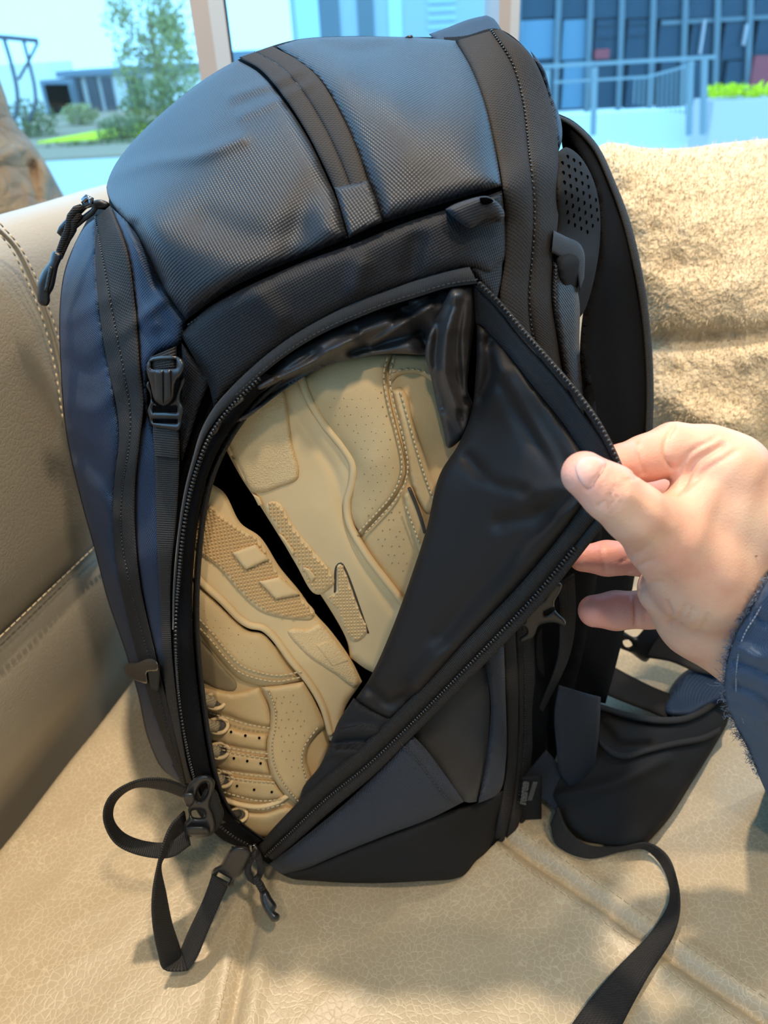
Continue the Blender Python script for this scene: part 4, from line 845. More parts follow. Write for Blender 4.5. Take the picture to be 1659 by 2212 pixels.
# ---- hip belt
gz_ = lambda x, y: gY(x, y) - 0.002
WY = tps([(1300, 1530, .418), (1380, 1545, .415), (1470, 1545, .430), (1560, 1490, .470), (1570, 1560, gz_(1570, 1560)), (1500, 1680, gz_(1500, 1680)), (1440, 1770, gz_(1440, 1770)), (1392, 1828, gz_(1392, 1828)), (1300, 1840, .338), (1210, 1780, .352), (1190, 1720, .372), (1250, 1640, .385), (1380, 1680, .365), (1460, 1620, .400)])
wing = patch('hip_belt_wing', [(1188, 1690), (1240, 1620), (1285, 1560), (1296, 1520, 'c'), (1350, 1536), (1420, 1548), (1480, 1545), (1530, 1520), (1566, 1480, 'c'), (1580, 1520), (1572, 1560), (1545, 1610), (1500, 1682), (1445, 1768), (1392, 1828, 'c'), (1340, 1836), (1280, 1826), (1225, 1790), (1195, 1740)], M['belt'], bag, WY, 0, 8, 0.006, 26, 0, [(0.012, 0.0)], (), AX, True, 0.002, None, 0, plus(ridge([(1300, 1570), (1340, 1610), (1400, 1612)], -0.004, 12), ridge([(1200, 1720), (1330, 1690), (1440, 1640)], 0.003, 14)))
strip('belt_binding', [(1296, 1520), (1350, 1536), (1420, 1548), (1480, 1545), (1530, 1520), (1566, 1482)], [(1297, 1534), (1350, 1551), (1420, 1564), (1482, 1560), (1534, 1534), (1570, 1496)], M['web'], wing, WY, 0.008, None, 6, 0.002, 0.006)
wz = [(1295, 1604), (1318, 1624), (1350, 1634), (1400, 1620), (1460, 1606), (1520, 1594), (1556, 1576)]
strip('belt_zipper', [(x, y - 7) for x, y in wz], [(x, y + 7) for x, y in wz], M['web'], wing, WY, 0.0078, None, 6, 0.002, 0.004)
# strap loop in front of the wing
ribbon('load_strap', px3([(1208, 1480, .375), (1198, 1540, .368), (1202, 1610, .366), (1210, 1670, .368), (1228, 1692, .37)]), px3([(1296, 1505, .385), (1294, 1560, .375), (1288, 1620, .372), (1275, 1680, .372), (1240, 1712, .372)]), M['webblue'], bag, 0.0016, 0.004, 8, 0.004)
ribbon('load_strap', px3([(1120, 1690, .374), (1160, 1715, .368), (1195, 1745, .360), (1215, 1790, .350)]), px3([(1180, 1620, .384), (1230, 1680, .375), (1250, 1715, .366), (1262, 1760, .356)]), M['webblue'], bag, 0.0016)
# webbing tail running over the seat
gp = lambda x, y, z=0.0: gnd(x, y, z)
ribbon('belt_webbing', [gp(1205, 1745, .03), gp(1225, 1790, .02), gp(1270, 1825, .010), gp(1340, 1830, .010), gp(1400, 1822, .014), gp(1440, 1848, .016), gp(1462, 1905, .014), gp(1468, 1960, .010), gp(1455, 2020, .006), gp(1400, 2110, .002), gp(1345, 2212, .002), gp(1310, 2290, .002), gp(1270, 2400, .002), gp(1240, 2520, .002)],
       [gp(1190, 1780, .012), gp(1205, 1826, .004), gp(1270, 1854, .002), gp(1340, 1838, .003), gp(1392, 1833, .003), gp(1425, 1862, .003), gp(1446, 1908, .003), gp(1446, 1950, .003), gp(1410, 2010, .003), gp(1320, 2105, .002), gp(1240, 2206, .002), gp(1190, 2290, .002), gp(1130, 2400, .002), gp(1085, 2500, .002)], M['web'], bag, 0.0016, 0.004, 6, 0, 0.0006)
# far side of the belt with its buckle
FBY = lambda a, b: a * 0 + 0.50
fbk = bk('belt_buckle', [(1318, 1375), (1340, 1362), (1372, 1376), (1400, 1352), (1432, 1362), (1440, 1378), (1420, 1395), (1412, 1408), (1395, 1430), (1362, 1410), (1330, 1395)], [[(1345, 1385), (1358, 1382), (1366, 1394), (1352, 1398)]], 0, 0.01, bag, 'plastic', 0.003, 12, FBY, 6)
ribbon('belt_strap_far', px3([(1395, 1420, .49), (1450, 1430, .485), (1500, 1450, .475), (1545, 1460, .46)]), px3([(1430, 1362, .50), (1480, 1385, .495), (1530, 1410, .485), (1560, 1425, .47)]), M['web'], bag, 0.0018)
ribbon('belt_strap_far', px3([(1290, 1490, .47), (1340, 1512, .46), (1400, 1535, .45), (1450, 1555, .44)]), px3([(1305, 1430, .50), (1350, 1455, .49), (1410, 1485, .475), (1460, 1505, .465)]), M['belt'], bag, 0.0018)
FW = tps([(1440, 1500, .47), (1480, 1440, .49), (1545, 1420, .48), (1580, 1480, .455), (1500, 1545, .44), (1430, 1545, .44)])
patch('hip_belt_wing', [(1440, 1540), (1442, 1500), (1470, 1458), (1520, 1430), (1560, 1424), (1590, 1450), (1580, 1500), (1530, 1530), (1490, 1548)], M['front'], bag, FW, 0, 8, 0.005, 20, 0, [(0.012, 0.0)])

# ---- woven label with raised lettering
lb = patch('label', [(1126, 1678, 'c'), (1170, 1676, 'c'), (1170, 1770, 'c'), (1120, 1772, 'c')], M['belt'], bag, lambda a, b: a * 0 + 0.366, 0, 8, 0.001, 6, 0.003)
fc_ = bpy.data.curves.new('lettering', 'FONT'); fc_.body = 'reeree'; fc_.size = 0.0088; fc_.extrude = 0.0006; fc_.bevel_depth = 0.0003; fc_.align_x = 'CENTER'; fc_.align_y = 'CENTER'
to = bpy.data.objects.new('tmp_text', fc_); COL.objects.link(to); dg = bpy.context.evaluated_depsgraph_get(); tm = bpy.data.meshes.new_from_object(to.evaluated_get(dg)); bpy.data.objects.remove(to)
lo2 = bpy.data.objects.new('lettering', tm); COL.objects.link(lo2); lo2.parent = lb; tm.materials.clear(); tm.materials.append(M['label'])
a_, b_2 = at(1126, 1738, .364), at(1133, 1688, .364); X_ = (b_2 - a_) / np.linalg.norm(b_2 - a_); N_ = CAM - (a_ + b_2) / 2; N_ -= X_ * (N_ @ X_); N_ /= np.linalg.norm(N_); Yv = np.cross(N_, X_); c_ = at(1131, 1713, .3635)
lo2.matrix_world = Matrix(((X_[0], Yv[0], N_[0], c_[0]), (X_[1], Yv[1], N_[1], c_[1]), (X_[2], Yv[2], N_[2], c_[2]), (0, 0, 0, 1)))
b = MB()
for i in range(14): x, y = 1156 - i * .9, 1690 + i * 2.9; b.beam(at(x - 5, y, .364), at(x + 5, y, .364), .0005, .0008)
b.build('small_print', M['label'], lb, False, 'stuff')

# ---- loose straps, ladder buckle and zip pull at the lower left
ribbon('loose_strap', px3([(405, 1700, .322), (350, 1682, .316), (290, 1688, .310), (240, 1718, .304), (224, 1765, .300), (250, 1822, .296), (310, 1850, .295), (370, 1852, .297), (412, 1825, .305)]),
       px3([(398, 1722, .332), (345, 1704, .326), (290, 1701, .320), (252, 1728, .314), (243, 1765, .309), (268, 1800, .305), (320, 1818, .303), (370, 1816, .304), (405, 1790, .310)]), M['web'], bag, 0.0013, 0.003)
ribbon('loose_strap', px3([(398, 1752, .316), (368, 1785, .306), (350, 1830, .297), (342, 1862, .292), (330, 1930, .280), (330, 1990, .272), (342, 2060, .2655), (354, 2094, .2635), (380, 2098, .2625), (404, 2097, .263)]),
       px3([(405, 1800, .318), (382, 1815, .309), (362, 1842, .299), (348, 1866, .293), (358, 1930, .288), (370, 1990, .281), (388, 2045, .275), (393, 2068, .273), (394, 2062, .274), (392, 2050, .276)]), M['web'], bag, 0.0013, 0.003, 6, 0, 0.001)
ribbon('loose_strap', px3([(404, 2097, .263), (424, 2070, .267), (446, 2020, .276), (472, 1960, .287), (492, 1915, .296)]),
       px3([(392, 2050, .276), (404, 2020, .279), (424, 1975, .284), (444, 1930, .293), (458, 1888, .300)]), M['web'], bag, 0.0013, 0.003)
LB = lambda a, b: a * 0 + 0.306
lad = bk('ladder_buckle', [(408, 1694), (430, 1676), (452, 1675), (464, 1688), (460, 1712), (454, 1740), (462, 1760), (466, 1790), (452, 1808), (418, 1810), (400, 1800), (398, 1778), (408, 1765), (402, 1740), (394, 1728), (402, 1708)], [[(436, 1694), (448, 1692), (446, 1716), (430, 1730), (424, 1722)], [(414, 1752), (438, 1752), (440, 1764), (416, 1764)]], 0, 0.006, bag, 'plastic', 0.003, 9, LB)
bk('buckle_bar', [(396, 1716), (418, 1714), (420, 1732), (412, 1742), (404, 1742), (396, 1732)], (), 0.004, 0.006, lad, 'plastic', 0.002, 6, LB)
bk('buckle_bar', [(402, 1788), (425, 1784), (448, 1788), (454, 1800), (430, 1806), (404, 1804)], (), 0.004, 0.006, lad, 'plastic', 0.002, 6, LB)
patch('buckle_webbing', [(448, 1700), (466, 1706), (478, 1738), (484, 1756), (474, 1786), (462, 1796), (440, 1770), (430, 1740)], M['web'], lad, LB, -0.003, 5, 0.003, 10, 0.006, None, (), rotax(-30))
lb2 = bk('side_release_buckle', [(500, 1832), (512, 1828), (536, 1832), (542, 1846), (532, 1870), (520, 1890), (508, 1898), (502, 1916), (486, 1912), (466, 1902), (456, 1888), (462, 1876), (476, 1868), (486, 1850)], [[(472, 1884, 'c'), (498, 1898, 'c'), (495, 1906, 'c'), (468, 1892, 'c')]], 0, 0.006, bag, 'plastic', 0.003, 10, lambda a, b: a * 0 + 0.302)
ribbon('buckle_loop', px3([(500, 1830, .312), (510, 1850, .300)]), px3([(540, 1838, .312), (545, 1856, .300)]), M['web'], lb2)
ZP = 0.304
zs = bk('zipper_slider', [(540, 1826), (552, 1822), (560, 1834), (566, 1852), (562, 1868), (550, 1862), (542, 1846)], (), 0, 0.005, bag, 'metal', 0.003, 8, lambda a, b: a * 0 + 0.315)
tube('pull_cord', px3([(552, 1840, ZP), (538, 1862, ZP), (536, 1885, ZP - .002), (548, 1904, ZP - .004), (560, 1892, ZP), (562, 1868, ZP), (556, 1846, ZP)]), 0.0022, M['web'], zs)
tube('pull_cord', px3([(550, 1895, ZP - .003), (562, 1912, ZP - .006), (572, 1932, ZP - .010)]), 0.0026, M['web'], zs)
bk('pull_grip', [(562, 1928), (576, 1922), (586, 1938), (598, 1958), (594, 1968), (604, 1976), (602, 1988), (590, 1992), (578, 1978), (566, 1956)], (), 0, 0.006, zs, 'plastic', 0.003, 9, lambda a, b: 0.294 - 0.0002 * (b - 1925))
# ------------------------------------------------------------------ sneakers
def knurl(name, poly, Y, off, parent, ang, pitch=9.0, h=0.0011, mat='sole', squeeze=1.0):
    oc = outline_curve(poly, 6); c = oc.mean(0); ca, sa_ = math.cos(math.radians(ang)), math.sin(math.radians(ang)); e1 = np.array([ca, sa_]) * pitch; e2 = np.array([-sa_, ca]) * pitch * squeeze; b = MB(); n = 60; cs = []
    for i in range(-n, n):
        for j in range(-n, n): cs.append(c + e1 * (i + .5 * (j % 2)) + e2 * j * .5 * 1.0)
    cs = np.array(cs); k = inside(cs, oc); cs = cs[k]; cs = cs[segdist(cs, oc) > pitch * .45]
    P = []
    for q in cs: P += [q + e1 * .48, q + e2 * .48, q - e1 * .48, q - e2 * .48, q]
    P = np.array(P); yy = Y(P[:, 0], P[:, 1]) - off; yy[4::5] -= h; V = atv(P[:, 0], P[:, 1], yy)
    for i in range(len(cs)): b.add(V[5 * i:5 * i + 5], [(1, 0, 4), (2, 1, 4), (3, 2, 4), (0, 3, 4)])
    return b.build(name, M[mat], parent, False, 'stuff')
def eyelet(parent, x, y, Y, off, r=0.0048, asp=1.25):
    c = at(x, y, Y(np.array([x]), np.array([y]))[0] - off); N = CAM - c; N /= np.linalg.norm(N); u = np.cross(N, [0.2, 0, 1]); u /= np.linalg.norm(u); v = np.cross(N, u); b = MB()
    b.tube([c + r * (math.cos(a) * u * asp + math.sin(a) * v) for a in np.linspace(0, 6.2832, 20)], 0.0013, 6); o = b.build('eyelet', M['sole'], parent)
    b = MB(); b.ball(c - N * .0006, (r * 1.1, r * .9, .0006), [u, v, N], 12, 4); b.build('eyelet_hole', M['eyehole'], o); return o
# --- upper right shoe: heel up, sole facing lower left
AY = tps([(480, 945, .372), (560, 1085, .371), (690, 1290, .369), (790, 1380, .368), (640, 850, .372), (690, 900, .369), (755, 1000, .366), (755, 1100, .365), (860, 1280, .362), (850, 770, .374), (840, 900, .362), (860, 1040, .360), (900, 900, .364), (950, 1000, .368), (900, 1180, .361), (720, 850, .366), (800, 1000, .3595), (820, 1150, .3595), (950, 820, .376), (700, 1100, .366), (900, 1450, .364), (1000, 1300, .366), (640, 780, .380)])
sa_o = thing('sneaker', tuple(at(720, 1150, .40)), 'tan leather sneaker lying heel up on the right in the open bag', 'shoe', 'pair of sneakers in the bag')
patch('upper', [(620, 800), (700, 770), (780, 758), (860, 756), (930, 762), (975, 800), (1000, 900), (1010, 1050), (1000, 1250), (985, 1420), (940, 1480), (880, 1450), (820, 1330), (770, 1200), (745, 1110), (755, 1000), (700, 930), (650, 850)], M['shoe'], sa_o, AY, 0.0, 9, 0.004, 40, 0, [(0.03, 0.0), (0.06, 0.10), (0.075, 0.3)])
patch('heel_panel', [(655, 818, 'c'), (700, 780), (790, 766), (846, 765, 'c'), (836, 800), (841, 850), (857, 920), (875, 990), (878, 1022), (866, 1052), (848, 1082), (820, 1112), (782, 1156, 'c'), (756, 1115), (757, 1062), (766, 1010), (750, 980), (712, 930), (680, 880)], M['shoe'], sa_o, AY, 0.0055, 7, 0.003, 30, 0.006)
ho = [(836, 775), (829, 810), (838, 870), (856, 935), (868, 1005), (861, 1042), (842, 1076), (812, 1110), (778, 1146)]
stA = patch('collar_panel', [(848, 766, 'c'), (900, 768), (935, 772), (945, 800, 'c'), (942, 826), (905, 808), (862, 812), (844, 830, 'c'), (838, 800)], M['shoe'], sa_o, AY, 0.0045, 6, 0.0025, 14, 0.005)
stitch('stitching', AY, ho, M['shoethread'], sa_o, 0.0092, 0.0028, 0.0011, 0.0004); stitch('stitching', AY, [(x + 13, y + 3) for x, y in ho], M['shoethread'], sa_o, 0.0080, 0.0028, 0.0011, 0.0004)
stitch('stitching', AY, [(852, 802), (880, 797), (915, 803), (942, 818)], M['shoethread'], stA, 0.0075, 0.0028, 0.0011, 0.0004)
es = patch('eyestay', [(846, 842, 'c'), (862, 836), (878, 850), (892, 905), (912, 965), (935, 1040), (950, 1090, 'c'), (925, 1110), (905, 1085), (888, 1040), (880, 1000), (868, 930)], M['shoe'], sa_o, AY, 0.0048, 6, 0.0025, 10, 0.005)
stitch('stitching', AY, [(866, 850), (880, 900), (898, 965), (918, 1030), (938, 1085)], M['shoethread'], es, 0.0082, 0.0028, 0.0011, 0.0004)
mp = patch('side_panel', [(870, 1070, 'c'), (886, 1050), (905, 1090), (922, 1140), (940, 1230, 'c'), (910, 1200), (885, 1130)], M['shoe'], sa_o, AY, 0.005, 6, 0.0025, 9, 0.005)
tube('black_stripe', on(AY, [(884, 1054), (897, 1085), (908, 1115), (918, 1150)], 0.0078), 0.0010, M['eyehole'], mp)
stitch('stitching', AY, [(878, 1098), (890, 1130), (905, 1170)], M['shoethread'], mp, 0.0085, 0.0028, 0.0011, 0.0004)
def dots(name, poly, Y, off, parent, sp, r, mat, seed):
    oc = outline_curve(poly, 8); lo, hi = oc.min(0), oc.max(0); rg = np.random.default_rng(seed); b = MB()
    for y in np.arange(lo[1], hi[1], sp):
        for x in np.arange(lo[0] + (int(y / sp) % 2) * sp / 2, hi[0], sp):
            q = np.array([[x, y]]) + rg.normal(0, sp * .12, 2)
            if inside(q, oc)[0] and segdist(q, oc)[0] > 9:
                c = at(q[0, 0], q[0, 1], Y(q[:, 0], q[:, 1])[0] - off); N = CAM - c; N /= np.linalg.norm(N); b.ball(c, (r * .8, r, r * .4), frame(np.cross(N, [0, 0, 1]) / np.linalg.norm(np.cross(N, [0, 0, 1])), N), 6, 3)
    return b.build(name, M[mat], parent, True, 'stuff')
M['pin'] = plain('pinhole_tan', (0.24, 0.18, 0.10), 0.8)
dots('pinholes', [(700, 860), (820, 830), (850, 930), (860, 1010), (840, 1070), (790, 1130), (775, 1060), (770, 990), (720, 920)], AY, 0.0083, sa_o, 18, 0.00062, 'pin', 1)
dots('pinholes', [(800, 1150), (860, 1090), (890, 1180), (880, 1270), (840, 1230)], AY, 0.0040, sa_o, 18, 0.00062, 'pin', 2)
mso = patch('midsole', [(478, 952, 'c'), (486, 930), (540, 880), (600, 835), (648, 806, 'c'), (662, 850), (690, 900), (735, 955), (766, 1000), (766, 1030), (758, 1062), (752, 1100), (765, 1150), (806, 1206), (866, 1284), (920, 1360), (950, 1420, 'c'), (880, 1470), (800, 1450), (756, 1420, 'c'), (750, 1385), (700, 1296), (640, 1215), (560, 1090), (520, 1030)], M['sole'], sa_o, AY, 0.004, 8, 0.003, 16, 0, [(0.03, 0.0), (0.07, 0.02), (0.085, 0.15)], (), AX, True, None, None, 0, plus(ridge([(600, 830), (650, 920), (720, 1020), (740, 1100), (770, 1190), (850, 1320)], -0.0018, 10)))
tube('midsole_ridge', on(AY, [(650, 815), (668, 862), (700, 915), (740, 965), (762, 1003), (760, 1045), (750, 1085), (755, 1130), (790, 1195), (850, 1275), (905, 1350)], 0.0065), 0.0022, M['sole'], mso, 0.003)
tube('midsole_groove', on(AY, [(636, 822), (654, 868), (686, 922), (725, 972), (747, 1008), (746, 1045), (737, 1085), (742, 1134), (776, 1200), (836, 1282), (890, 1356)], 0.0045), 0.0013, M['sole'], mso, 0.003)
patch('heel_block', [(490, 945), (496, 925), (545, 880), (605, 838), (620, 880), (632, 960), (646, 1016), (642, 1036), (605, 1052), (566, 1065), (545, 1062), (525, 1030)], M['soletex'], mso, AY, 0.0072, 6, 0.0022, 10, 0.005)
k1 = [(572, 1094), (586, 1083), (606, 1088), (632, 1132), (676, 1188), (718, 1240), (722, 1260), (692, 1284), (676, 1280), (640, 1220), (600, 1150)]
kb = patch('tread_block', k1, M['sole'], mso, AY, 0.0072, 6, 0.001, 8, 0.005); knurl('tread_knurling', k1, AY, 0.0080, kb, 42, 11.5, 0.0019)
for w_ in ([(601, 1152, 'c'), (612, 1158, 'c'), (637, 1192, 'c'), (632, 1200, 'c')], [(653, 1225, 'c'), (668, 1228, 'c'), (682, 1246, 'c'), (674, 1258, 'c')]): patch('tread_window', w_, M['sole'], kb, AY, 0.0094, 5, 0.0002, 5, 0.003)
k2 = [(727, 1219), (738, 1216), (746, 1230), (770, 1296), (795, 1362), (790, 1376), (766, 1388), (750, 1372), (722, 1312), (706, 1292), (724, 1276)]
kb = patch('tread_block', k2, M['sole'], mso, AY, 0.0068, 6, 0.001, 8, 0.005); knurl('tread_knurling', k2, AY, 0.0076, kb, 42, 10, 0.0016)
tube('tread_edge', on(AY, [(724, 1278), (728, 1222), (737, 1215), (746, 1228), (796, 1366)], 0.0062), 0.0011, M['eyehole'], kb, 0.003)
# bottom face strip that shows between the shoes, with lugs
for q in ([(482, 950, 'c'), (492, 958, 'c'), (506, 982, 'c'), (498, 985, 'c')], [(502, 990, 'c'), (513, 992, 'c'), (536, 1040, 'c'), (528, 1040, 'c')], [(545, 1066, 'c'), (560, 1074, 'c'), (568, 1092, 'c'), (558, 1092, 'c')]): patch('heel_lug', q, M['sole'], mso, AY, 0.0078, 5, 0.0004, 5, 0.003)
# --- lower left shoe: toe down, sole facing upper right
BYs = tps([(430, 1050, .372), (480, 1100, .372), (560, 1165, .372), (650, 1280, .371), (711, 1364, .370), (775, 1470, .369), (414, 1240, .360), (520, 1340, .360), (585, 1380, .360), (660, 1476, .360), (712, 1590, .362), (420, 1330, .356), (500, 1420, .352), (560, 1450, .353), (460, 1520, .352), (480, 1620, .346), (500, 1720, .340), (600, 1560, .352), (620, 1680, .346), (660, 1620, .354), (560, 1790, .338), (640, 1760, .342), (400, 1500, .362), (420, 1700, .350), (520, 1250, .364), (600, 1330, .363), (690, 1420, .363)])
sb = thing('sneaker', tuple(at(560, 1500, .40)), 'tan leather sneaker lying toe down on the left, laces toward the zipper', 'shoe', 'pair of sneakers in the bag')
patch('upper', [(390, 1210), (440, 1270), (520, 1350), (600, 1400), (660, 1480), (700, 1560), (716, 1650), (690, 1740), (630, 1800), (560, 1812), (500, 1790), (450, 1740), (415, 1650), (395, 1500), (385, 1350)], M['shoe'], sb, BYs, 0.001, 9, 0.003, 30, 0, [(0.03, 0.0), (0.06, 0.1), (0.075, 0.3)])
hB = patch('heel_panel', [(405, 1240, 'c'), (414, 1252), (474, 1308), (516, 1348), (536, 1362), (566, 1368), (586, 1386), (620, 1436), (650, 1470, 'c'), (600, 1484), (555, 1480), (515, 1466), (478, 1430), (450, 1395), (420, 1356), (402, 1340, 'c')], M['shoe'], sb, BYs, 0.0055, 7, 0.003, 26, 0.006)
hs_ = [(408, 1330), (425, 1350), (455, 1382), (484, 1418), (515, 1450), (556, 1466), (600, 1472), (644, 1464)]
stitch('stitching', BYs, hs_, M['shoethread'], hB, 0.0092, 0.0028, 0.0011, 0.0004); stitch('stitching', BYs, [(x + 5, y - 13) for x, y in hs_], M['shoethread'], hB, 0.0096, 0.0028, 0.0011, 0.0004)
dots('pinholes', [(420, 1270), (480, 1330), (560, 1390), (610, 1450), (540, 1450), (480, 1400), (420, 1330)], BYs, 0.0083, sb, 17, 0.00062, 'pin', 3)
patch('tongue_gap', [(405, 1352, 'c'), (440, 1388), (480, 1440), (512, 1478), (506, 1492), (470, 1488), (430, 1470), (402, 1462, 'c')], M['pin'], sb, BYs, 0.0042, 6, 0.0005, 8, 0.003)
patch('vamp_panel', [(398, 1480, 'c'), (450, 1488), (505, 1498), (560, 1484, 'c'), (582, 1530), (584, 1568), (540, 1562), (480, 1542), (402, 1530, 'c')], M['shoe'], sb, BYs, 0.0048, 6, 0.0025, 14, 0.005)
for c_ in ([(405, 1546), (460, 1560), (520, 1580), (578, 1586), (576, 1622), (520, 1614), (460, 1602), (410, 1596)], [(412, 1606), (460, 1614), (520, 1626), (576, 1634), (584, 1674), (530, 1668), (470, 1660), (420, 1648)], [(425, 1662), (470, 1672), (530, 1680), (592, 1686), (622, 1726), (560, 1728), (500, 1720), (440, 1706)]):
    patch('vamp_strap', [(*c_[0], 'c'), c_[1], c_[2], (*c_[3], 'c'), (*c_[4], 'c'), c_[5], c_[6], (*c_[7], 'c')], M['shoe'], sb, BYs, 0.0045, 6, 0.0025, 12, 0.005)
for l in ([(412, 1528), (480, 1548), (540, 1566), (580, 1572)], [(415, 1598), (470, 1610), (530, 1622), (576, 1628)], [(420, 1610), (470, 1618), (530, 1630), (576, 1638)], [(428, 1652), (480, 1664), (540, 1674), (584, 1678)], [(440, 1668), (490, 1678), (540, 1686), (590, 1690)], [(450, 1700), (500, 1716), (560, 1730), (614, 1726)], [(460, 1728), (510, 1738), (560, 1748), (610, 1738)]):
    stitch('stitching', BYs, l, M['shoethread'], sb, 0.0078, 0.0028, 0.0011, 0.0004)
for l in ([(499, 1581), (530, 1589), (560, 1594)], [(505, 1638), (534, 1644), (563, 1649)], [(512, 1698), (549, 1706), (587, 1711)]):
    for (x, y) in l:
        c = at(x, y, BYs(np.array([x]), np.array([y]))[0] - 0.0075); b = MB(); N = CAM - c; N /= np.linalg.norm(N); b.ball(c, (.0009, .0009, .0004), frame(np.array([1., 0, 0]), N), 8, 4); b.build('perforation', M['hole'], sb)
ov = patch('overlay_panel', [(566, 1484, 'c'), (620, 1478), (655, 1472, 'c'), (680, 1515), (700, 1570), (690, 1580), (668, 1610), (662, 1640), (674, 1690), (640, 1742, 'c'), (605, 1704), (582, 1660), (576, 1610), (584, 1560), (582, 1525)], M['shoe'], sb, BYs, 0.0070, 6, 0.003, 16, 0.006)
stitch('stitching', BYs, [(580, 1492), (594, 1530), (596, 1565), (588, 1610), (594, 1655), (618, 1700), (644, 1730)], M['shoethread'], ov, 0.0104, 0.0028, 0.0011, 0.0004)
stitch('stitching', BYs, [(684, 1575), (658, 1612), (652, 1645), (662, 1685)], M['shoethread'], ov, 0.0104, 0.0028, 0.0011, 0.0004)
dots('pinholes', [(590, 1500), (640, 1490), (680, 1570), (650, 1620), (655, 1690), (630, 1700), (600, 1640)], BYs, 0.0102, sb, 17, 0.00062, 'pin', 4)
patch('toe_cap', [(470, 1742), (520, 1752), (570, 1756), (622, 1742), (648, 1756), (620, 1796), (560, 1808), (505, 1790)], M['shoe'], sb, BYs, 0.005, 6, 0.003, 16, 0.006)
tube('toe_seam', on(BYs, [(470, 1722), (520, 1738), (560, 1742), (600, 1732), (622, 1718)], 0.0066), 0.0018, M['sole'], sb, 0.003)
for x, y in ((466, 1514), (472, 1567), (474, 1621), (482, 1683)):
    eyelet(sb, x, y, BYs, 0.0078, 0.0046)
    pl = [(x - 70, y - 22), (x - 45, y - 12), (x - 22, y - 2), (x - 2, y + 3)]; c = crs(pl, False, 5); yv = BYs(c[:, 0], c[:, 1]) - 0.009 - 0.004 * np.sin(np.linspace(0.3, math.pi, len(c))); b = MB(); b.tube(atv(c[:, 0], c[:, 1], yv), 0.0036, 8); b.build('lace', M['lace'], sb)
eyelet(sb, 516, 1760, BYs, 0.0085, 0.0042); tube('lace', px3([(470, 1772, .327), (490, 1768, .325), (508, 1758, .328), (516, 1758, .332)]), 0.0026, M['eyehole'], sb)
msb = patch('midsole', [(405, 1035, 'c'), (440, 1040), (482, 1062), (520, 1130), (562, 1160), (605, 1226), (648, 1278), (680, 1324), (714, 1362), (758, 1424), (782, 1472, 'c'), (770, 1490), (745, 1530), (730, 1600), (712, 1600, 'c'), (694, 1530), (662, 1474), (625, 1430), (584, 1376), (565, 1358), (534, 1352), (518, 1340), (474, 1296), (414, 1238), (400, 1222, 'c')], M['sole'], sb, BYs, 0.004, 8, 0.003, 14, 0, [(0.03, 0.0), (0.07, 0.02), (0.085, 0.12)])
tube('midsole_ridge', on(BYs, [(408, 1228), (440, 1262), (478, 1296), (520, 1338), (540, 1350), (568, 1356), (590, 1374), (630, 1428), (666, 1472), (696, 1524), (714, 1586)], 0.0068), 0.0022, M['sole'], msb, 0.003)
tube('midsole_groove', on(BYs, [(408, 1210), (445, 1246), (488, 1286), (528, 1326), (546, 1336), (574, 1343), (600, 1362), (642, 1418), (678, 1462), (708, 1516)], 0.0052), 0.0012, M['sole'], msb, 0.003)
kB = [(424, 1102), (446, 1086), (480, 1112), (519, 1140), (563, 1168), (600, 1230), (650, 1288), (680, 1322), (675, 1336), (640, 1338), (590, 1330), (559, 1318), (519, 1282), (472, 1228), (418, 1178)]
kb = patch('tread_block', kB, M['sole'], msb, BYs, 0.0078, 6, 0.001, 8, 0.005); knurl('tread_knurling', kB, BYs, 0.0088, kb, 35, 11, 0.0017, 'sole', 1.0)
for w_ in ([(501, 1194, 'c'), (552, 1176, 'c'), (582, 1208, 'c'), (531, 1231, 'c')], [(559, 1256, 'c'), (604, 1246, 'c'), (648, 1284, 'c'), (596, 1294, 'c')]): patch('tread_window', w_, M['sole'], kb, BYs, 0.0112, 5, 0.0008, 5, 0.004)
tb = patch('toe_block', [(621, 1364), (632, 1357), (668, 1357), (690, 1346), (712, 1366), (758, 1430), (776, 1472), (766, 1485), (726, 1458), (662, 1414)], M['soletex'], msb, BYs, 0.0070, 5, 0.002, 8, 0.005)
patch('block_window', [(684, 1394, 'c'), (706, 1386), (722, 1392), (752, 1428, 'c'), (718, 1438, 'c')], M['sole'], tb, BYs, 0.0094, 5, -0.0006, 5, 0.003)
# ------------------------------------------------------------------ hand
def rcone(P, a, b, ra, rb):
    ba = b - a; l2 = ba @ ba; t = np.clip(((P - a) @ ba) / l2, 0, 1).astype(np.float32)
    return np.linalg.norm(P - a - t[:, None] * ba, axis=1) - (ra + (rb - ra) * t)
def smin(ds, k): d = np.stack(ds); m_ = d.min(0); return m_ - k * np.log(np.exp(-(d - m_) / k).sum(0))
def J(*l): return [(at(x, y, Y), r) for x, y, Y, r in l]
bodyc = [J((1565, 1020, .300, .0165), (1600, 1120, .300, .0225), (1640, 1260, .304, .027)),
         J((1440, 1165, .279, .0150), (1520, 1235, .285, .0215), (1620, 1320, .298, .0265)),
         J((1500, 1090, .288, .0115), (1580, 1120, .294, .019)),
         J((1435, 1275, .298, .0125), (1510, 1330, .300, .019), (1610, 1385, .304, .0235)),
         J((1600, 1330, .302, .026), (1700, 1430, .304, .0265), (1790, 1510, .305, .025)),
         J((1640, 1060, .310, .016), (1660, 1230, .312, .023)), J((1560, 1260, .318, .014), (1640, 1330, .318, .02))]
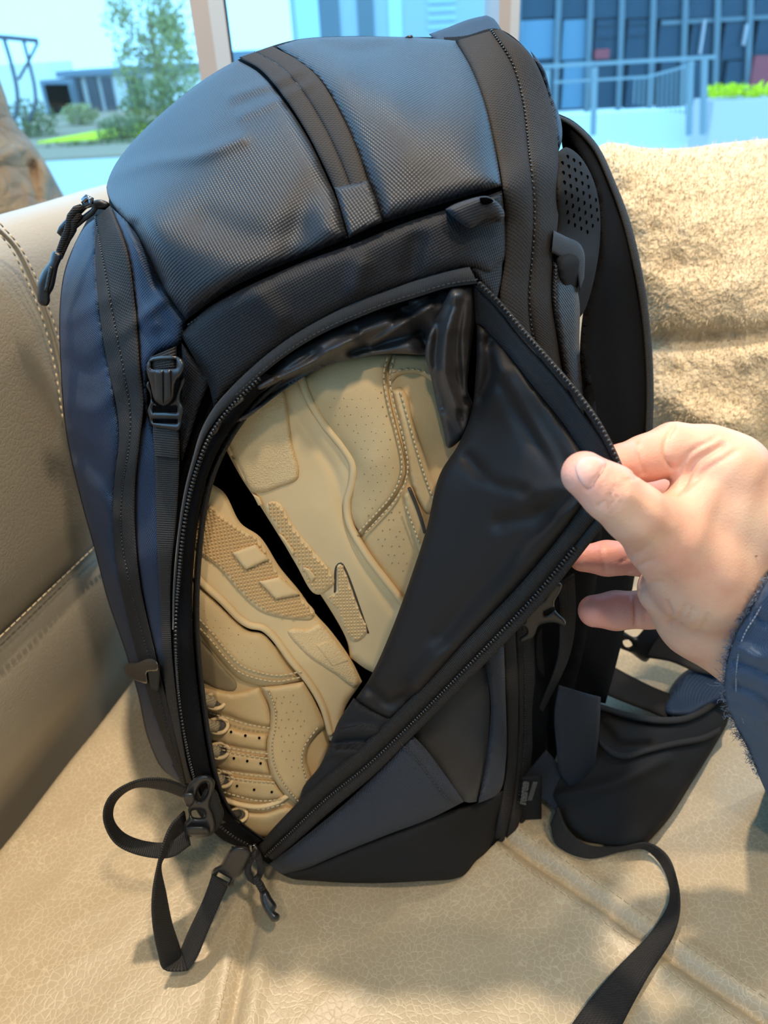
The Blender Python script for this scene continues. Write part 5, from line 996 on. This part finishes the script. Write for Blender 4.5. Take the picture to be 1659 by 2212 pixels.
fingers = [J((1262, 1024, .2735, .0094), (1318, 1064, .2715, .0114), (1370, 1108, .2715, .0125), (1440, 1165, .279, .0160), (1520, 1235, .285, .0205)),
           J((1575, 1015, .303, .0155), (1520, 985, .306, .0135), (1455, 968, .308, .0112), (1392, 990, .304, .0100), (1340, 1004, .299, .0086), (1318, 1010, .297, .0078)),
           J((1620, 1070, .322, .014), (1530, 1062, .332, .0115), (1455, 1064, .334, .0102), (1390, 1080, .326, .0092), (1330, 1090, .316, .0080)),
           J((1600, 1200, .334, .013), (1480, 1205, .342, .0108), (1395, 1206, .342, .0098), (1310, 1206, .338, .0092), (1258, 1206, .334, .0072)),
           J((1560, 1310, .326, .013), (1470, 1314, .334, .0108), (1400, 1316, .336, .0106), (1330, 1319, .334, .0106), (1284, 1320, .331, .0090))]
def surface_nets(f, lo, hi, h):
    n = np.ceil((hi - lo) / h).astype(int) + 1; ax_ = [lo[i] + h * np.arange(n[i]) for i in range(3)]
    G = np.stack(np.meshgrid(*ax_, indexing='ij'), -1).reshape(-1, 3).astype(np.float32); D = np.concatenate([f(G[i:i + 200000]) for i in range(0, len(G), 200000)]).reshape(n)
    acc = np.zeros((*(n - 1), 3)); cnt = np.zeros(n - 1); c8 = [(i, j, k) for i in (0, 1) for j in (0, 1) for k in (0, 1)]
    def cor(c): return D[c[0]:n[0] - 1 + c[0], c[1]:n[1] - 1 + c[1], c[2]:n[2] - 1 + c[2]]
    for a in c8:
        for d in range(3):
            if a[d]: continue
            b = list(a); b[d] = 1; da, db = cor(a), cor(b); cr = (da < 0) != (db < 0); t = np.where(cr, da / np.where(cr, da - db, 1), 0)
            p = np.zeros((*(n - 1), 3)); 
            for q in range(3): p[..., q] = a[q]
            p[..., d] = t; acc += p * cr[..., None]; cnt += cr
    act = cnt > 0; idx = np.full(n - 1, -1); idx[act] = np.arange(act.sum()); cell = np.argwhere(act); V = lo + h * (cell + acc[act] / cnt[act][:, None]); F = []
    for d in range(3):
        e = [slice(1, -1)] * 3; e[d] = slice(0, n[d] - 1); e2 = list(e); e2[d] = slice(1, n[d]); s = D[tuple(e)] < 0; s2 = D[tuple(e2)] < 0
        for (i, j, k) in np.argwhere(s != s2):
            p = [i, j, k]; off = [1, 1, 1]; off[d] = 0; p = np.array(p) + off; u, v = (d + 1) % 3, (d + 2) % 3
            du = np.zeros(3, int); du[u] = 1; dv = np.zeros(3, int); dv[v] = 1; q = [idx[tuple(p - du - dv)], idx[tuple(p - dv)], idx[tuple(p)], idx[tuple(p - du)]]
            F.append(q if D[tuple(p)] < 0 else q[::-1])
    return V, F
def handf(P):
    bd = smin([rcone(P, c[i][0].astype(np.float32), c[i + 1][0].astype(np.float32), c[i][1], c[i + 1][1]) for c in bodyc for i in range(len(c) - 1)], 0.0042)
    ds = []
    for n_, c in enumerate(fingers):
        fd = smin([rcone(P, c[i][0].astype(np.float32), c[i + 1][0].astype(np.float32), c[i][1], c[i + 1][1]) for i in range(len(c) - 1)], 0.0012)
        ds.append(smin([bd, fd], 0.0030 if n_ < 2 else 0.002))
    return np.min(ds, 0)
allp = np.array([p for c in bodyc + fingers for p, r in c]); HV, HF = surface_nets(handf, allp.min(0) - .035, np.minimum(allp.max(0) + .035, [.30, 9, 9]), 0.0013)
# creases of knuckles, thumb and wrist
def proj(V):
    v = V - CAM; z = v @ _f; return CX + FPX * (v @ _R) / z, CY - FPX * (v @ _U) / z
hx, hy = proj(HV); near = HV[:, 1] < 0.325
NG = np.zeros_like(HV)
for q in HF:
    a, b, c, d = HV[q[0]], HV[q[1]], HV[q[2]], HV[q[3]]; n_ = np.cross(c - a, d - b)
    for i in q: NG[i] += n_
NG /= np.maximum(np.linalg.norm(NG, axis=1, keepdims=True), 1e-12)
cre = [([(1310, 1000), (1290, 1030), (1268, 1058)], .0007, 3.5), ([(1330, 1048), (1310, 1080), (1292, 1092)], .0006, 3), ([(1342, 1050), (1326, 1082), (1310, 1100)], .0006, 3), ([(1352, 1058), (1335, 1090), (1318, 1108)], .0004, 3), ([(1362, 1022), (1380, 1026), (1350, 1040)], .0004, 3),
       ([(1455, 918), (1440, 950), (1438, 985), (1452, 1012)], .0012, 4), ([(1374, 955), (1384, 985), (1392, 1022)], .0009, 3.5), ([(1560, 960), (1500, 1000), (1475, 1045), (1460, 1062)], .0016, 8), ([(1545, 945), (1495, 975), (1468, 1010)], .0008, 5), ([(1590, 975), (1520, 1020), (1480, 1058)], .0007, 5),
       ([(1340, 1215), (1368, 1200), (1400, 1180)], .0004, 4), ([(1352, 1240), (1380, 1222), (1410, 1210)], .0004, 4), ([(1375, 1278), (1400, 1262), (1430, 1256)], .0004, 4), ([(1448, 1345), (1470, 1330), (1482, 1308)], .0006, 4), ([(1462, 1352), (1486, 1336), (1498, 1316)], .0006, 4), ([(1500, 1372), (1522, 1350), (1530, 1330)], .0005, 4),
       ([(1300, 1180), (1302, 1205), (1308, 1235)], .0008, 4), ([(1368, 1288), (1374, 1315), (1374, 1350)], .0008, 4), ([(1440, 1300), (1450, 1330), (1446, 1350)], .0006, 4)]
P2 = np.stack([hx, hy], 1)
for l, am, wd in cre: HV = HV - NG * (1.5 * am * np.exp(-(segdist(P2, crs(l, False, 4), False) / wd) ** 2) * ((NG @ _f) < 0.2))[:, None]
tend = [([(1640, 1000), (1600, 1120), (1580, 1250)], .0012, 30), ([(1600, 990), (1540, 1060), (1500, 1180)], .0008, 22), ([(1440, 1140), (1400, 1100), (1360, 1070)], .0008, 16)]
for l, am, wd in tend: HV = HV + NG * (am * np.exp(-(segdist(P2, crs(l, False, 4), False) / wd) ** 2) * ((NG @ _f) < 0.2))[:, None]
mt, t, b = base('skin', (0.70, 0.46, 0.34), 0.45, 0.4, 0, 0, 0.25); p = obj_vec(t); nA = noise(t, p, 45, 4); nB = noise(t, p, 900, 2)
r_ = nd(t, 'ShaderNodeValToRGB'); r_.color_ramp.elements[0].position = 0.3; r_.color_ramp.elements[0].color = (0.64, 0.335, 0.23, 1); r_.color_ramp.elements[1].position = 0.7; r_.color_ramp.elements[1].color = (0.74, 0.49, 0.34, 1); t.links.new(nA, r_.inputs[0]); t.links.new(r_.outputs[0], b.inputs['Base Color'])
vo = nd(t, 'ShaderNodeTexVoronoi', feature='DISTANCE_TO_EDGE'); vo.inputs['Scale'].default_value = 900; t.links.new(p, vo.inputs['Vector'])
bump(t, b, mth(t, 'ADD', mth(t, 'MULTIPLY', vo.outputs['Distance'], 0.5), nB), 0.00016); M['skin'] = mt
M['finger'] = mt
# pinker finger ends
bl = np.zeros(len(HV))
for c_ in fingers:
    tip, n1 = c_[-1][0], c_[-3][0]; 
    if c_ is fingers[0]: tip, n1 = c_[0][0], c_[1][0]
    bl = np.maximum(bl, np.clip(1.15 - np.linalg.norm(HV - tip, axis=1) / (np.linalg.norm(n1 - tip) * 1.25 + .004), 0, 1))
hand = link('person', HV, HF, M['skin'], None)
at_ = hand.data.attributes.new('blush', 'FLOAT', 'POINT'); at_.data.foreach_set('value', bl.astype(np.float32))
an = nd(t, 'ShaderNodeAttribute'); an.attribute_name = 'blush'; mxn = nd(t, 'ShaderNodeMix', data_type='RGBA'); t.links.new(an.outputs['Fac'], mxn.inputs[0]); t.links.new(r_.outputs[0], mxn.inputs[6]); mxn.inputs[7].default_value = (0.70, 0.31, 0.245, 1); t.links.new(mxn.outputs[2], b.inputs['Base Color'])
tag(hand, 'bare hand with frayed navy sleeve pinching the backpack flap open', 'person')
bvh = BVHTree.FromPolygons([v.co[:] for v in hand.data.vertices], [p_.vertices[:] for p_ in hand.data.polygons])
def handY(px, py):
    out = []
    for x, y in zip(px, py):
        h = bvh.ray_cast(Vector(CAM), Vector(rays([x], [y])[0]).normalized()); out.append(h[0].y if h[0] is not None else 0.272)
    return np.array(out)
M['nail'] = plain('thumb_nail', (0.76, 0.43, 0.36), 0.4, 0.4, 0, 0, 0, 0, 0, 0.2)
patch('thumb_nail', [(1243, 1004), (1258, 988), (1284, 987), (1308, 998), (1306, 1012), (1290, 1036), (1272, 1056), (1256, 1044), (1245, 1024)], M['nail'], hand, handY, 0.0001, 4, 0.0004, 8, 0.0015)
b = MB(); c = at(1633, 1200, handY([1633], [1200])[0]); b.ball(c, (.0007, .0007, .0003), None, 8, 4); b.build('mole', plain('mole_brown', (0.20, 0.10, 0.06), 0.6), hand)
# sleeve: cuff round the wrist
ca = at(1620, 1480, .300); cb = at(1960, 1760, .310); axv = (cb - ca) / np.linalg.norm(cb - ca); e1_ = np.cross(axv, _f); e1_ /= np.linalg.norm(e1_); e2_ = np.cross(axv, e1_)
SLV = [(1700, 1190), (1662, 1246), (1622, 1312), (1590, 1362), (1574, 1410), (1566, 1460), (1568, 1510), (1588, 1565), (1612, 1612), (1634, 1664), (1664, 1730), (1720, 1830), (1850, 1900), (1990, 1700), (1950, 1350), (1820, 1180)]
SYv = tps([(1700, 1190, .268), (1622, 1312, .264), (1566, 1480, .276), (1588, 1565, .290), (1664, 1730, .315), (1850, 1900, .32), (1990, 1700, .31), (1820, 1180, .29), (1680, 1450, .254), (1800, 1550, .256), (1640, 1400, .259), (1640, 1560, .272), (1680, 1300, .256)])
slw = plus(ridge([(1590, 1480), (1640, 1500), (1700, 1560)], -0.004, 9), ridge([(1585, 1530), (1640, 1560), (1680, 1620)], 0.003, 12), ridge([(1600, 1400), (1640, 1420), (1680, 1410)], 0.004, 14), ridge([(1590, 1430), (1620, 1440), (1660, 1460)], -0.003, 8), ridge([(1635, 1330), (1650, 1345), (1680, 1340)], -0.003, 8), wnoise(40, 0.0015, 44))
slv = patch('sleeve', SLV, M['sleeve'], hand, SYv, 0, 7, 0.006, 22, 0, [(0.02, 0.0), (0.05, 0.01), (0.075, 0.03)], (), rotax(40), True, None, None, 0, slw)
stitch('cuff_stitching', SYv, [(1672, 1262), (1634, 1328), (1606, 1374), (1594, 1420), (1590, 1470), (1592, 1515), (1606, 1560)], M['fray'], slv, 0.0072, 0.0022, 0.0008, 0.0003)
b = MB(); ed = crs([(1668, 1240), (1622, 1312), (1590, 1362), (1574, 1410), (1566, 1460), (1568, 1510), (1588, 1565), (1612, 1612), (1640, 1675)], False, 1.2)
for i in range(420):
    q = ed[RNG.integers(len(ed))]; Y0 = SYv(np.array([q[0]]), np.array([q[1]]))[0] - 0.001 - RNG.uniform(0, .002); d_ = np.array([-0.8, -0.45 + 0.5 * (q[1] > 1500)]) + RNG.normal(0, .6, 2); L = RNG.uniform(2, 9) * (1.4 if 1450 < q[1] < 1600 else 1)
    pts = [at(q[0] + 3, q[1] + 2, Y0 + .002)] + [at(q[0] + d_[0] * L * s + RNG.normal(0, 3.0), q[1] + d_[1] * L * s + RNG.normal(0, 3.0), Y0 - RNG.uniform(0, .002)) for s in (.4, .8, 1.1)]; b.tube(crs(pts, False, .0012), 0.00013, 3, False)
b.build('frayed_threads', M['fray'], slv, True, 'stuff')
